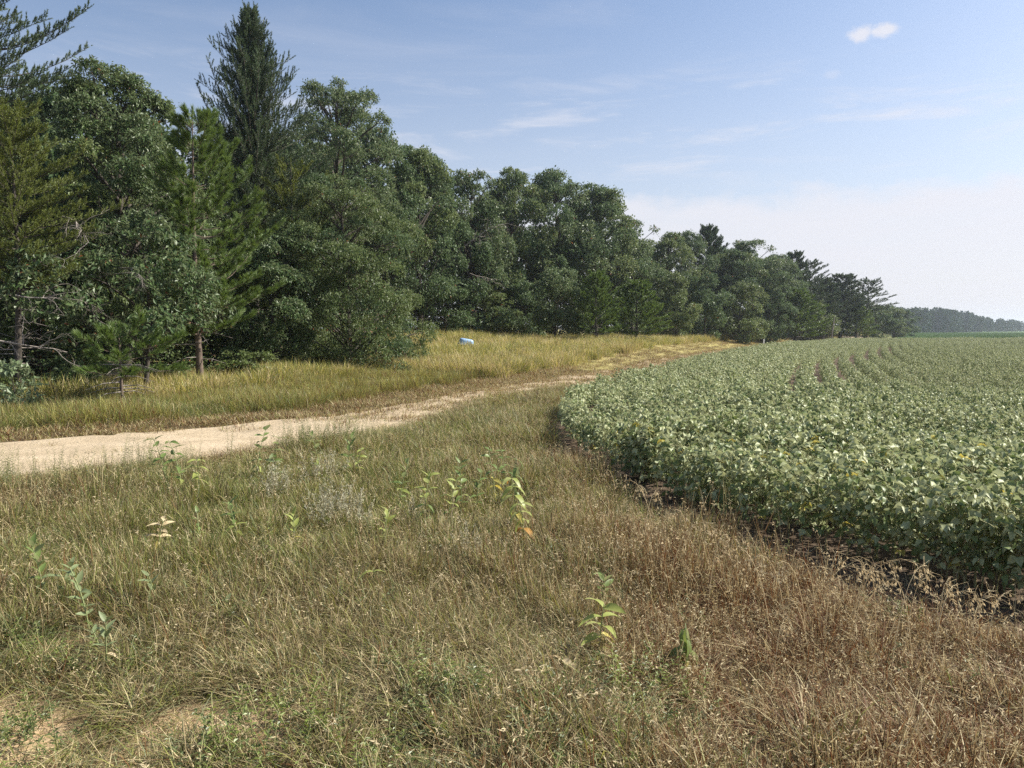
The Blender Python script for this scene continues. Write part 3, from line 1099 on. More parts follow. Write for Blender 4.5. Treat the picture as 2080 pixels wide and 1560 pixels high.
    put('meadow_grass', 'tall yellow green meadow grass in front of the far trees', mead & (tone > 0.0), mg, 0.85, 1.3)
    put('pale_meadow_grass', 'pale seeding grass spread through the meadow', mead & (tone <= 0.0), mg2, 0.85, 1.3)
    mw = [clump('mown_tuft', 200 + k, 60, 0.30, (0.06, 0.20), 0.45, 0.7, 0.011, [M['tan'], M['straw'], M['russet'], M['olive'], M['umber']], [0.34, 0.22, 0.20, 0.12, 0.12]) for k in range(4)]
    put('mown_grass', 'short dry reddish grass mown beside the track', mown, mw, 0.85, 1.25)

    # ---- grass standing on the track itself, between and beside the wheel ruts
    n = 90000
    y = np.sqrt(rg.uniform(10 ** 2, 120 ** 2, n))
    x = rg.uniform(-0.80, 0.45, n) * y
    s, o = road_rel(x, y)
    hw = road_half(s)
    c = o / hw
    later = sstep(S_SPLIT - 2, S_SPLIT + 4, s)
    rut = np.exp(-((np.abs(c) - 0.62) / 0.13) ** 2)
    p = later * (1 - (0.72 - 0.34 * sstep(S_SPLIT + 5, S_SPLIT + 12, s)) * rut)
    ok = (np.abs(c) < 1.15) & (rg.uniform(size=n) < p) & (edge_sd(x, y) < -0.4)
    x, y = x[ok], y[ok]
    P = np.stack([x, y, ground_z(x, y) + 0.03], 1)
    scatter('track_grass', 'thin dry grass growing along the track beside its wheel ruts', mw, P, rg, 0.7, 1.1)
    # sparse crumbs of grass on the sandy road
    n = 1500
    y = rg.uniform(10, 22, n)
    x = rg.uniform(-0.8, 0.0, n) * y
    s, o = road_rel(x, y)
    c = np.abs(o) / road_half(s)
    ok = (c < 1.05) & (rg.uniform(size=n) < 0.10 + 0.9 * sstep(0.72, 1.0, c))
    x, y = x[ok], y[ok]
    P = np.stack([x, y, ground_z(x, y) + 0.02], 1)
    ed = [clump('road_tuft', 220 + k, 22, 0.13, (0.04, 0.14), 0.5, 0.7, 0.007, [M['straw'], M['tan'], M['olive']], [0.4, 0.35, 0.25]) for k in range(3)]
    scatter('road_edge_grass', 'low sparse grass at the edges of the sandy road', ed, P, rg, 0.7, 1.2)
    # grass between the track and the bean field
    n = 16000
    y = np.sqrt(rg.uniform(11 ** 2, 125 ** 2, n))
    x = rg.uniform(-0.1, 0.48, n) * y
    s, o = road_rel(x, y)
    sd = edge_sd(x, y)
    ok = (o < -road_half(s) + 0.1) & (sd < -0.35) & (y > 20)
    x, y = x[ok], y[ok]
    P = np.stack([x, y, ground_z(x, y)], 1)
    scatter('field_edge_grass', 'short amber grass between the track and the bean field', mw + vg[:2], P, rg, 0.6, 0.95)


build_grass()

# ------------------------------------------------------------------ trees
def crown_profile(t, low=0.55):
    """Relative crown radius from crown base (0) to top (1)."""
    return np.where(t < 0.35, low + (1 - low) * np.sin(np.clip(t / 0.35, 0, 1) * np.pi / 2), np.sqrt(np.clip(1 - ((t - 0.35) / 0.68) ** 2, 0, 1)))


def broadleaf(seed, H, Rc, hb, leafmat, leaf=0.12, lobes=44, twigs=3600, per=8, lw=0.55, low=0.55, trunk_r=0.16, droop=0.25, bark='bark', lobe_k=0.30, bare=10, brown=0.004, flat=0.72, limbs=True, bt=(1.25, 1.15), second=None):
    """Meshes of a broad-leaved tree: (trunk with limbs, crown of leaves)."""
    r = np.random.default_rng(seed)
    tb, cb = MB(), MB()
    lean = r.normal(0, 0.02 * H, 2)
    tt = np.linspace(0, 1, 9)
    tp = np.stack([lean[0] * tt ** 1.5 + 0.03 * Rc * np.sin(tt * 5 + r.uniform(0, 6)), lean[1] * tt ** 1.5 + 0.03 * Rc * np.sin(tt * 4 + r.uniform(0, 6)), H * 0.86 * tt - 0.15], 1)
    tb.tube(tp, trunk_r * (1.15 - tt) ** 0.8 * np.where(tt < 0.05, 1.35, 1.0), 8)
    # lobes of foliage spread through the crown
    t = np.clip(r.beta(*bt, lobes), 0.02, 0.99)
    t[:3] = [0.93, 0.97, 0.88]
    a = np.arange(lobes) * 2.39996 + r.normal(0, 0.35, lobes)
    q = np.sqrt(r.uniform(0.15, 1, lobes))
    prof = crown_profile(t, low)
    ecc = 1 + 0.18 * np.sin(a * 2 + r.uniform(0, 6)) + 0.12 * np.sin(a * 3 + r.uniform(0, 6)) + r.normal(0, 0.07, lobes)
    lr = Rc * lobe_k * r.uniform(0.55, 1.15, lobes) * (0.55 + 0.45 * prof)
    rad = np.maximum(Rc * prof * q * ecc - lr * 0.55, 0)
    zc = hb + (H - hb) * t - lr * 0.25
    C = np.stack([np.cos(a) * rad + np.interp(zc, tp[:, 2], tp[:, 0]), np.sin(a) * rad + np.interp(zc, tp[:, 2], tp[:, 1]), zc], 1)
    if limbs:
        for i in range(lobes):
            z0 = np.clip(C[i, 2] - rad[i] * r.uniform(0.35, 0.9) - 0.2, hb * 0.75, H * 0.82)
            p0 = np.array([np.interp(z0, tp[:, 2], tp[:, 0]), np.interp(z0, tp[:, 2], tp[:, 1]), z0])
            m = (p0 + C[i]) / 2 + np.array([0, 0, 0.08 * rad[i]]) + r.normal(0, 0.05 * Rc, 3)
            s = np.linspace(0, 1, 5)[:, None]
            p = (1 - s) ** 2 * p0 + 2 * s * (1 - s) * m + s ** 2 * C[i]
            r0 = trunk_r * 0.36 * (0.35 + rad[i] / Rc)
            tb.tube(p, np.linspace(r0, r0 * 0.3, 5), 5)
            for _ in range(3):
                e = C[i] + unit(r.normal(size=3) + np.array([0, 0, 0.3])) * lr[i] * r.uniform(0.6, 1.0)
                tb.tube([C[i] + (p[3] - C[i]) * r.uniform(0, 1), (C[i] + e) / 2 + r.normal(0, 0.04 * Rc, 3), e], [r0 * 0.3, r0 * 0.2, 0.004], 3)
    for _ in range(bare):                                            # bare twigs low inside the crown
        z0 = r.uniform(hb * 0.5, hb + (H - hb) * 0.45)
        p0 = np.array([np.interp(z0, tp[:, 2], tp[:, 0]), np.interp(z0, tp[:, 2], tp[:, 1]), z0])
        b = r.uniform(0, 6.28)
        e = p0 + np.array([math.cos(b), math.sin(b), r.uniform(-0.3, 0.3)]) * Rc * r.uniform(0.4, 0.8)
        m = (p0 + e) / 2 + r.normal(0, 0.08 * Rc, 3)
        tb.tube([p0, m, e], [trunk_r * 0.16, trunk_r * 0.1, 0.004], 4)
    # leaf sprays on the outside of the lobes
    w = lr ** 2
    li = r.choice(lobes, twigs, p=w / w.sum())
    out = unit(np.stack([C[:, 0], C[:, 1], (C[:, 2] - (hb + (H - hb) * 0.35)) * 0.7], 1))[li]
    nrm = unit(r.normal(size=(twigs, 3)) + out * 0.55 + np.array([0, 0, 0.35]))
    rr = lr[li] * r.uniform(0.45, 1.08, twigs) ** 0.6
    T = C[li] + nrm * rr[:, None] * np.array([1, 1, flat])
    T[:, 2] = np.maximum(T[:, 2], 0.12)
    ax = unit(nrm + np.array([0, 0, -droop]) + r.normal(0, 0.25, (twigs, 3)))
    P = np.repeat(T, per, 0)
    A = np.repeat(ax, per, 0)
    n = len(P)
    D = unit(A * 0.5 + r.normal(0, 0.62, (n, 3)) + np.array([0, 0, -droop]))
    P = P + A * r.uniform(-0.14, 0.10, n)[:, None] + r.normal(0, leaf * 0.35, (n, 3))
    Nn = unit(r.normal(0, 0.55, (n, 3)) + np.array([0, 0, 1.0]) + A * 0.5)
    Ln = leaf * r.uniform(0.65, 1.25, n)
    tone = (r.uniform(size=lobes) < 0.35).astype(int) * 2
    mi = np.where(r.uniform(size=n) < brown, 1, np.repeat(tone[li], per))
    cb.leaves(P, D, Nn, Ln, Ln * lw, 0.14, 0.18, mi)
    return tb.mesh('broadleaf_trunk', [M[bark]]), cb.mesh('broadleaf_crown', [M[leafmat], M['brown_leaf'], M[second or leafmat]])


def conifer(seed, H, Rc, hb, mat, whorl=0.42, nb=6, needle=0.10, nper=24, nw=0.006, tuft=0.30, up=0.25, droop=0.0, shoots=7, trunk_r=0.13, bark='bark', brush=0.10, top=1.0, irregular=0.25, side=None, dead=12, wide=0.3, topk=0.75, end=0.75, inner=0.28, vert=0.0, leaders=0):
    """Meshes of a pine: (trunk with branches, crown of needle tufts)."""
    r = np.random.default_rng(seed)
    tb, cb = MB(), MB()
    tt = np.linspace(0, 1, 10)
    bx, by = r.normal(0, 0.012 * H, 2)
    tp = np.stack([bx * np.sin(tt * 3), by * np.sin(tt * 2.5), H * tt - 0.1 * (tt < 0.01)], 1)
    tb.tube(tp, trunk_r * (1.04 - tt) ** 0.85, 8)
    P, D = [], []

    def axis(z):
        return np.array([np.interp(z, tp[:, 2], tp[:, 0]), np.interp(z, tp[:, 2], tp[:, 1]), z])
    z = hb
    while z < H - 0.15:
        t = (z - hb) / (H - hb)
        length = Rc * (np.clip((1 - t), 0, 1) ** topk) * (0.72 + 0.28 * np.clip(t / max(wide, 0.01), 0, 1)) * top + 0.12
        k = nb if t < 0.8 else max(4, nb - 1)
        a0 = r.uniform(0, 6.28)
        for i in range(k):
            a = a0 + i * 6.283 / k + r.normal(0, 0.25)
            L = length * (1 + r.normal(0, irregular))
            L = max(0.15, L)
            if side is not None and math.cos(a - side[0]) < side[1]:
                L *= side[2]
            rise = (up + (0.55 - 0.35 * vert) * t) * L + r.normal(0, 0.08 * L)
            p0 = axis(z + r.normal(0, whorl * 0.2))
            h = np.array([math.cos(a), math.sin(a), 0])
            s = np.linspace(0, 1, 6)
            pts = p0 + h * (L * s)[:, None] + np.array([0, 0, 1.0]) * (rise * s ** 1.6 - droop * L * np.sin(s * math.pi) * 0.5)[:, None]
            tb.tube(pts, np.linspace(trunk_r * 0.20 * (1.1 - t), 0.006, 6), 4)
            ns = max(2, int(round(shoots * (0.35 + 0.65 * L / Rc))))
            for j in range(ns):
                sj = inner + (1 - inner) * (j + r.uniform(0.2, 0.8)) / ns
                b = pts[0] + (np.array([np.interp(sj, s, pts[:, q]) for q in range(3)]) - pts[0])
                off = r.normal(0, 0.45)
                hh = np.array([math.cos(a + off * 1.6), math.sin(a + off * 1.6), 0])
                ln = tuft * r.uniform(0.5, 1.25) * (1.1 - 0.3 * sj)
                e = b + hh * ln * (0.9 if sj < 0.9 else 0.5) * (1 - 0.8 * vert) + np.array([0, 0, 1]) * ln * ((0.30 + up * 0.9 + 0.3 * t) * (1 - vert) + 0.95 * vert + r.normal(0, 0.15))
                tb.tube([b, e], [0.006, 0.004], 3)
                P.append((b, e))
            P.append((pts[-2], pts[-1] + unit(pts[-1] - pts[-2]) * tuft * 0.4))
        z += whorl * r.uniform(0.75, 1.2) * (1.05 - 0.35 * t)
    for i in range(leaders):                                         # upright side leaders beside the top
        z0, a = H * r.uniform(0.55, 0.80), r.uniform(0, 6.28)
        L = Rc * r.uniform(0.20, 0.58)
        zt = H * (0.99 - 0.32 * L / Rc + r.uniform(-0.03, 0.02))
        s = np.linspace(0, 1, 7)
        pts = axis(z0) + np.stack([math.cos(a) * L * s ** 0.7, math.sin(a) * L * s ** 0.7, (zt - z0) * s ** 1.2], 1)
        tb.tube(pts, np.linspace(0.04, 0.008, 7), 4)
        for j in range(26):
            sj = (j + 1) / 26
            q = np.array([np.interp(sj, s, pts[:, m]) for m in range(3)])
            b_ = r.uniform(0, 6.28)
            P.append((q, q + np.array([math.cos(b_) * 0.3, math.sin(b_) * 0.3, 0.75]) * tuft * r.uniform(0.5, 0.9)))
    P.append((axis(H - 0.3), axis(H) + np.array([0, 0, tuft * 0.6])))
    for _ in range(dead):                                            # dead lower branches
        z0 = r.uniform(0.08 * H, hb + 0.15 * H)
        b = r.uniform(0, 6.28)
        p0 = axis(z0)
        L = Rc * r.uniform(0.3, 0.7)
        e = p0 + np.array([math.cos(b) * L, math.sin(b) * L, -0.15 * L])
        m = (p0 + e) / 2 + np.array([0, 0, 0.07 * L])
        tb.tube([p0, m, e], [0.018, 0.011, 0.004], 4, 1)
        for _ in range(2):
            s0 = r.uniform(0.4, 0.9)
            q0 = p0 + (e - p0) * s0
            tb.tube([q0, q0 + r.normal(0, 0.16 * L, 3)], [0.006, 0.002], 3, 1)
    seg = np.array(P)
    n = len(seg)
    b, e = seg[:, 0], seg[:, 1]
    s = r.uniform(0.0, 1.0, (n, nper)) ** end
    base = b[:, None] + (e - b)[:, None] * s[..., None]
    ax = unit(e - b)[:, None]
    rnd = r.normal(size=(n, nper, 3))
    rnd = unit(rnd - (rnd * ax).sum(-1, keepdims=True) * ax)
    DD = unit(rnd * (1.0 - 0.55 * s[..., None]) + ax * (0.45 + brush * 5 * s[..., None]))
    Ln = needle * r.uniform(0.7, 1.15, (n, nper))
    cb.needles(base.reshape(-1, 3), DD.reshape(-1, 3), Ln.ravel(), nw, rg=r)
    return tb.mesh('pine_trunk', [M[bark], M['dead']]), cb.mesh('pine_crown', [M[mat]])


def place(meshes, name, label, cat, loc, scale=(1, 1, 1), yaw=0.0, group=None):
    root = link(name, None, loc=loc, rot=(0, 0, yaw), scale=scale)
    tag(root, label, cat, group)
    link('trunk', meshes[0], root)
    c = link('crown', meshes[1], root)
    return root


def spot(u, Y):
    x, y = at_depth(u, Y)
    return (x, y, gz1(x, y) - 0.05)


def spec(u, Y, vtop, wpx):
    """Location, height and radius of a tree from its place in the picture and its distance."""
    loc = spot(u, Y)
    return loc, z_at(vtop, Y) - loc[2], wpx / 2 / FPX * Y


def fit(meshes, H0, R0, name, label, cat, u, Y, vtop, wpx, yaw, group=None):
    loc, H, Rr = spec(u, Y, vtop, wpx)
    return place(meshes, name, label, cat, loc, (Rr / R0, Rr / R0, H / H0), yaw, group)


def build_near_trees():
    # the tall pine whose top leaves the frame
    loc, H, Rr = spec(-62, 23, -190, 400)
    place(conifer(1001, H, Rr, H * 0.52, 'dark_pine', 0.42, 8, 0.085, 60, 0.018, 0.36, 0.22, 0.1, 30, 0.17, brush=0.12, irregular=0.24, topk=0.5, inner=0.10, vert=0.7), 'tall_pine',
          'tall dark pine cut off by the upper corner, its branches reaching over the oak', 'pine tree', loc, yaw=0.6)
    # yellowish jack pine under it
    loc, H, Rr = spec(34, 20.5, 225, 300)
    place(conifer(1002, H, Rr, H * 0.40, 'jack_pine', 0.30, 8, 0.075, 50, 0.015, 0.28, 0.20, 0.05, 24, 0.10, brush=0.12, irregular=0.25, topk=0.5, dead=26, inner=0.1, vert=0.55), 'jack_pine',
          'yellowish green jack pine with bare lower branches at the left end of the wood', 'pine tree', loc, yaw=1.9)
    # large oak
    loc, H, Rr = spec(262, 27.5, 128, 350)
    place(broadleaf(1003, H, Rr, H * 0.16, 'oak', 0.135, 90, 7600, 8, 0.50, 0.85, 0.2, 0.30, lobe_k=0.27, bare=26, second='cherry', flat=0.62), 'oak_tree',
          'big oak with glossy leaves between the tall corner pine and the slim red pine', 'oak tree', loc)
    # young oak standing in front of it
    loc, H, Rr = spec(300, 22.8, 452, 430)
    place(broadleaf(1004, H, Rr, H * 0.34, 'oak', 0.155, 26, 1150, 8, 0.50, 0.95, 0.07, 0.35, lobe_k=0.30, bare=16, brown=0.012, flat=0.6), 'young_oak',
          'low spreading young oak with bright leaf sprays in front of the big oak', 'oak tree', loc, yaw=2.2)
    # red pine with a straight bare trunk
    loc, H, Rr = spec(408, 24.8, 232, 320)
    place(conifer(1005, H, Rr, H * 0.22, 'red_pine', 0.50, 7, 0.19, 90, 0.013, 0.30, 0.24, 0.12, 15, 0.115, bark='bark_red', brush=0.16, irregular=0.22, topk=0.62, side=(0.2, -0.1, 0.55), dead=14, end=0.38), 'red_pine',
          'slim red pine with a straight pale trunk and long needle tufts', 'pine tree', loc, yaw=0.0)
    # small pine in the verge with one bright bough
    loc, H, Rr = spec(246, 19.8, 672, 250)
    place(conifer(1006, H, Rr, H * 0.48, 'red_pine', 0.36, 5, 0.19, 90, 0.013, 0.26, 0.16, 0.05, 9, 0.055, bark='bark_red', brush=0.18, irregular=0.2, topk=0.5, side=(0.1, 0.2, 0.6), dead=22, end=0.38), 'small_pine',
          'stunted small pine at the grass edge holding one bright tufted bough', 'pine tree', loc, yaw=0.0)
    loc, H, Rr = spec(30, 18.9, 742, 100)
    place(broadleaf(1007, H, Rr, H * 0.18, 'pale_oak', 0.14, 12, 150, 6, 0.62, 0.8, 0.022, 0.1, lobe_k=0.4, bare=3, brown=0), 'oak_sapling',
          'little pale leaved oak sapling at the grass edge in the lower left of the wood', 'sapling', loc)
    # tall dark pine with brushy leaders
    loc, H, Rr = spec(518, 35, 26, 350)
    place(conifer(1008, H, Rr, H * 0.30, 'dark_pine', 0.34, 9, 0.10, 50, 0.022, 0.55, 0.30, 0.0, 26, 0.2, brush=0.12, irregular=0.30, topk=1.05, wide=0.25, inner=0.06, vert=0.70, leaders=14), 'tall_pine',
          'tallest pine with a many tipped brushy top rising above the oaks', 'pine tree', loc, yaw=2.0)
    loc, H, Rr = spec(690, 47, 172, 290)
    place(broadleaf(1009, H, Rr, H * 0.42, 'oak', 0.155, 60, 4200, 8, 0.52, 0.7, 0.24, 0.2, lobe_k=0.24, bare=8, bt=(1.3, 0.85)), 'oak_tree',
          'high crowned oak showing sky through its limbs beside the tallest pine', 'oak tree', loc, yaw=0.5)
    loc, H, Rr = spec(712, 32.5, 358, 330)
    place(broadleaf(1010, H, Rr, 0.25, 'cherry', 0.115, 110, 9000, 8, 0.42, 0.98, 0.13, 0.5, lobe_k=0.26, bare=14, bt=(0.95, 1.1), second='oak_far', flat=0.6), 'cherry_tree',
          'dense dome shaped tree drooping to the meadow at the bend of the wood', 'tree', loc, yaw=1.1)
    loc, H, Rr = spec(560, 30, 470, 230)
    place(broadleaf(1011, H, Rr, 0.3, 'oak', 0.14, 44, 3300, 8, 0.50, 0.9, 0.10, 0.35, lobe_k=0.30, bare=18), 'understorey_oak',
          'dark leafy understorey oak filling the gap between red pine and dome shaped tree', 'oak tree', loc, yaw=0.3)
    # pine boughs lower down between the tallest pine and the dome shaped tree
    loc, H, Rr = spec(600, 33, 330, 200)
    place(conifer(1012, H, Rr, H * 0.38, 'jack_pine', 0.48, 6, 0.09, 46, 0.018, 0.30, 0.25, 0.1, 22, 0.12, brush=0.12, irregular=0.25, topk=0.55, vert=0.5), 'jack_pine',
          'olive green jack pine squeezed between the tallest pine and the dome shaped tree', 'pine tree', loc, yaw=0.8)
    # shrubs at the foot of the wood
    sh = [broadleaf(1020 + k, 1.5, 1.0, 0.1, 'cherry' if k else 'oak', 0.095, 18, 520, 7, 0.55, 0.85, 0.02, 0.2, lobe_k=0.34, bare=6) for k in range(3)]
    names = [
        (797, 733, 38, 34.5, 'small round dark shrub alone at the foot of the dome shaped tree'),
        (505, 716, 150, 27.3, 'dark green shrub right of the red pine trunk at the grass edge'),
        (330, 745, 120, 24.5, 'dark shrub between the stunted pine and the red pine trunk'),
        (120, 730, 170, 21.5, 'low shady shrub right of the pale oak sapling'),
        (660, 712, 130, 31.5, 'thin shrub of upright stems under the dome shaped tree'),
        (-60, 735, 150, 19.5, 'shady shrub at the very left edge of the wood'),
        (190, 760, 90, 21.0, 'knee high bush behind the stunted pine at the grass edge'),
        (590, 735, 90, 29.5, 'low bush in the grass edge left of the dome shaped tree'),
    ]
    for k, (u, v, w, Y, lab) in enumerate(names):
        fit(sh[k % 3], 1.5, 1.0, 'shrub', lab, 'shrub', u, Y, v, w, k * 1.3, 'shrubs along the edge of the wood')


build_near_trees()


def build_far_trees():
    Hd, Rd = 12.0, 4.2
    dec = [broadleaf(1100 + k, Hd, Rd, Hd * (0.16, 0.10, 0.2, 0.14)[k], ('oak_far', 'oak', 'oak_far', 'cherry')[k], 0.20, (74, 66, 80, 70)[k], 4300, 7, 0.58, 0.92, 0.2, 0.2, lobe_k=0.30, bare=6, second=('cherry', 'oak_far', 'oak', 'oak_far')[k], flat=0.66) for k in range(4)]
    dense = [broadleaf(1110 + k, Hd, Rd, 0.2, ('oak_far', 'cherry')[k], 0.24, 70, 3000, 7, 0.62, 0.95, 0.2, 0.2, lobe_k=0.32, bare=4) for k in range(2)]
    Hp, Rp = 12.0, 2.2
    pin = [conifer(1120, Hp, Rp, Hp * 0.30, 'dark_pine', 0.50, 8, 0.17, 44, 0.045, 0.55, 0.20, 0.15, 16, 0.16, brush=0.12, irregular=0.22, topk=0.6, vert=0.4),
           conifer(1121, Hp, Rp * 1.2, Hp * 0.45, 'dark_pine', 0.70, 7, 0.17, 40, 0.045, 0.55, 0.15, 0.1, 13, 0.16, brush=0.12, irregular=0.35, topk=0.5, vert=0.4, inner=0.2)]
    Hy, Ry = 5.0, 1.7
    yp = [conifer(1130 + k, Hy, Ry, 0.75, 'red_pine', 0.40, 7, 0.18, 40, 0.030, 0.32, 0.35, 0.0, 14, 0.08, brush=0.18, irregular=0.12, topk=0.78, wide=0.1) for k in range(2)]

    g = 'broad leaved trees along the receding wood edge'
    rows = [  # u, depth, top, width, kind, label
        (768, 54, 262, 190, 2, 'tall oak directly behind the dome shaped tree where the wood steps back'),
        (858, 57, 308, 190, 0, 'broad oak first in the row behind the open meadow'),
        (960, 62, 344, 180, 1, 'oak with some yellowed leaf tips above the pale dead branches'),
        (1040, 67, 352, 160, 3, 'rounded oak just past the pale dead branches'),
        (1128, 70, 352, 190, 2, 'highest rounded crown in the middle of the receding row'),
        (1208, 74, 384, 180, 0, 'oak behind the two young conical pines, second from the middle crown'),
        (1282, 79, 446, 150, 1, 'lower oak where the skyline first drops sharply'),
        (1348, 84, 478, 130, 3, 'small topped oak before the pine that pokes through the skyline'),
        (1395, 90, 474, 110, 2, 'narrow oak touching the pine that pokes through the skyline'),
        (1480, 92, 512, 120, 0, 'oak just right of the pine that pokes through the skyline'),
        (1522, 96, 486, 150, 1, 'big domed oak at the right end of the broad leaved row'),
        (1575, 101, 520, 120, 2, 'last broad oak before the row of hazy pines'),
    ]
    for k, (u, Y, v, w, m, lab) in enumerate(rows):
        fit(dec[m], Hd, Rd, 'oak_tree', lab, 'oak tree', u, Y, v, w * 1.14, k * 1.7, g)
    rows = [
        (1436, 97, 462, 100, 0, 'dark pine poking through the broad leaved skyline'),
        (1610, 108, 514, 78, 0, 'first hazy pine past the domed oak, with a narrow tip'),
        (1640, 112, 534, 90, 1, 'open branched hazy pine leaning over the second gap'),
        (1668, 116, 566, 80, 0, 'shorter hazy pine in the dip between taller pines'),
        (1703, 121, 558, 95, 0, 'dense hazy pine with a rounded top before the thin crowned last pine'),
        (1757, 127, 570, 95, 1, 'last tall pine with a thin airy crown'),
        (1726, 130, 600, 90, 0, 'low pine hidden partly behind the thin crowned last pine'),
    ]
    for k, (u, Y, v, w, m, lab) in enumerate(rows):
        fit(pin[m], Hp, Rp * (1.0, 1.2)[m], 'pine_tree', lab, 'pine tree', u, Y, v, w, k * 1.1, 'pines at the far end of the wood edge')
    rows = [
        (1212, 58.5, 556, 110, 0, 'young conical pine, nearer the middle of the meadow edge'),
        (1292, 62, 574, 130, 1, 'broader young pine with drooping skirts right beside its narrower twin'),
        (1612, 97, 590, 120, 0, 'bushy young conifer at the foot of the last broad oak'),
        (1735, 121, 622, 90, 1, 'dark young conifer under the hazy pines'),
    ]
    for k, (u, Y, v, w, m, lab) in enumerate(rows):
        fit(yp[m], Hy, Ry, 'young_pine', lab, 'pine tree', u, Y, v, w, k * 2.0, 'young pines at the meadow edge')
    # lower leafy trees and bushes in front of the row
    Hs, Rs = 5.0, 2.3
    low = [broadleaf(1140 + k, Hs, Rs, 0.5 + 0.5 * (k == 0), ('pale_oak', 'oak_far', 'cherry')[k], 0.16, 34, 1500, 7, 0.58, 0.85, 0.08, 0.2, lobe_k=0.3, bare=8) for k in range(3)]
    lowo = broadleaf(1145, Hs, Rs, 1.3, 'oak', 0.17, 34, 1700, 7, 0.58, 0.85, 0.08, 0.2, lobe_k=0.3, bare=8, brown=0.0)
    rows = [
        (1128, 59, 548, 135, 3, 'light leaved young oak on a thin stem left of the young conical pine'),
        (905, 58, 560, 150, 1, 'shady bush beside the bend of the wood behind the meadow'),
        (985, 62, 590, 150, 2, 'dark bush below the pale dead branches'),
        (1060, 64, 572, 120, 1, 'dark low tree left of the light leaved young oak'),
        (1370, 76, 556, 110, 2, 'leafy small tree just beyond the pair of young pines'),
        (1430, 82, 560, 120, 1, 'rounded small tree under the pine that pokes through the skyline'),
        (1500, 87, 575, 120, 2, 'small tree hanging over the meadow below the domed oak'),
        (1560, 93, 590, 90, 1, 'bush at the meadow edge left of the bushy young conifer'),
        (1660, 112, 612, 90, 2, 'brownish bush between the conifers at the far meadow end'),
        (1775, 132, 622, 80, 1, 'low tree below the thin crowned last pine'),
        (1812, 150, 626, 70, 2, 'small tree closing the row beside the far field'),
        (1835, 175, 632, 60, 1, 'last little tree where the row meets the distant wood'),
    ]
    for k, (u, Y, v, w, m, lab) in enumerate(rows):
        fit(lowo if m == 3 else low[m], Hs, Rs, 'small_tree', lab, 'small tree', u, Y, v, w, k * 1.9, 'small trees at the meadow edge')
    # trees deeper inside, only glimpsed between the front ones
    deep = [(-190, 30, 170, 420), (-40, 33, 215, 330), (130, 35, 190, 330), (225, 38, 210, 300), (345, 37, 262, 300), (455, 42, 262, 260), (575, 43, 300, 260), (640, 55, 262, 240),
            (-260, 44, 160, 420), (60, 47, 210, 330), (300, 50, 240, 300), (500, 58, 290, 260), (720, 66, 290, 220), (-120, 24, 330, 330), (85, 26, 400, 300), (430, 32, 420, 260), (510, 37, 400, 250),
            (810, 66, 345, 200), (905, 70, 368, 190), (1000, 75, 385, 170), (1090, 80, 392, 170), (1170, 83, 420, 170), (1250, 87, 455, 150), (1320, 94, 490, 140), (1450, 104, 505, 130), (1545, 110, 530, 120),
            (1590, 118, 550, 110), (1630, 124, 572, 100), (1690, 132, 590, 100), (1740, 142, 606, 90), (1790, 155, 622, 80)]
    for k, (u, Y, v, w) in enumerate(deep):
        fit(dense[k % 2], Hd, Rd, 'woodland_tree', 'shaded tree standing deeper in the wood behind the front row', 'tree', u, Y, v, w, k * 2.3, 'shaded trees deeper in the wood')
    # undergrowth closing the dark floor of the wood
    mb = MB()
    r = np.random.default_rng(77)
    n = 16000
    y = r.uniform(17, 140, n)
    xb = np.interp(y, XB_Y, XB_X)
    x = xb - 0.7 - np.abs(r.normal(0, 1.0, n)) * (1.4 + 0.035 * y)
    h = r.uniform(0.05, 1, n) ** 1.4 * (0.9 + 0.022 * y) * (1 + 0.5 * W_MID(x, y)).clip(0.25, 1.6)
    P = np.stack([x, y, ground_z(x, y) + h], 1)
    P = np.repeat(P, 6, 0) + r.normal(0, 0.11, (n * 6, 3)) * (1 + 0.01 * np.repeat(y, 6))[:, None]
    D = unit(r.normal(0, 1, (len(P), 3)) + np.array([0, 0, -0.1]))
    Nn = unit(r.normal(0, 0.6, (len(P), 3)) + np.array([0.2, -0.3, 1]))
    L = (0.075 + 0.0014 * np.repeat(y, 6)) * r.uniform(0.6, 1.3, len(P))
    mi = r.choice(3, len(P), p=[0.62, 0.33, 0.05])
    mb.leaves(P, D, Nn, L, L * 0.55, 0.14, 0.15, mi)
    tag(link('undergrowth', mb.mesh('undergrowth', [M['forb'], M['oak'], M['brown_leaf']])), 'tangled leafy undergrowth along the foot of the wood', kind='stuff')


build_far_trees()


def dead_branch(seed, loc, L, az, name, label, spread=0.5, n=16, rad=0.03, el=0.0):
    r = np.random.default_rng(seed)
    mb = MB()
    a = np.array([math.cos(az) * math.cos(el), math.sin(az) * math.cos(el), math.sin(el)])

    def grow(p, d, ln, rd, lev):
        pts = [p]
        dd = d
        for _ in range(5):
            dd = unit(dd + r.normal(0, 0.20, 3) + np.array([0, 0, -0.05]))
            pts.append(pts[-1] + dd * ln / 5)
        mb.tube(pts, np.linspace(rd, rd * 0.35, 6), 5 if lev == 0 else 4)
        if lev < 3:
            for _ in range((n // 2, 4, 3)[lev]):
                k = r.integers(1, 6)
                grow(pts[k], unit(dd + r.normal(0, spread, 3) * 1.5), ln * r.uniform(0.25, 0.55), rd * 0.45, lev + 1)
    grow(np.zeros(3), a, L, rad, 0)
    return tag(link(name, mb.mesh(name, [M['dead']]), loc=loc), label, 'dead branch', 'bare dead branches in the wood edge')


def pt(u, v, Y):
    x, y = at_depth(u, Y)
    return (x, y, z_at(v, Y))


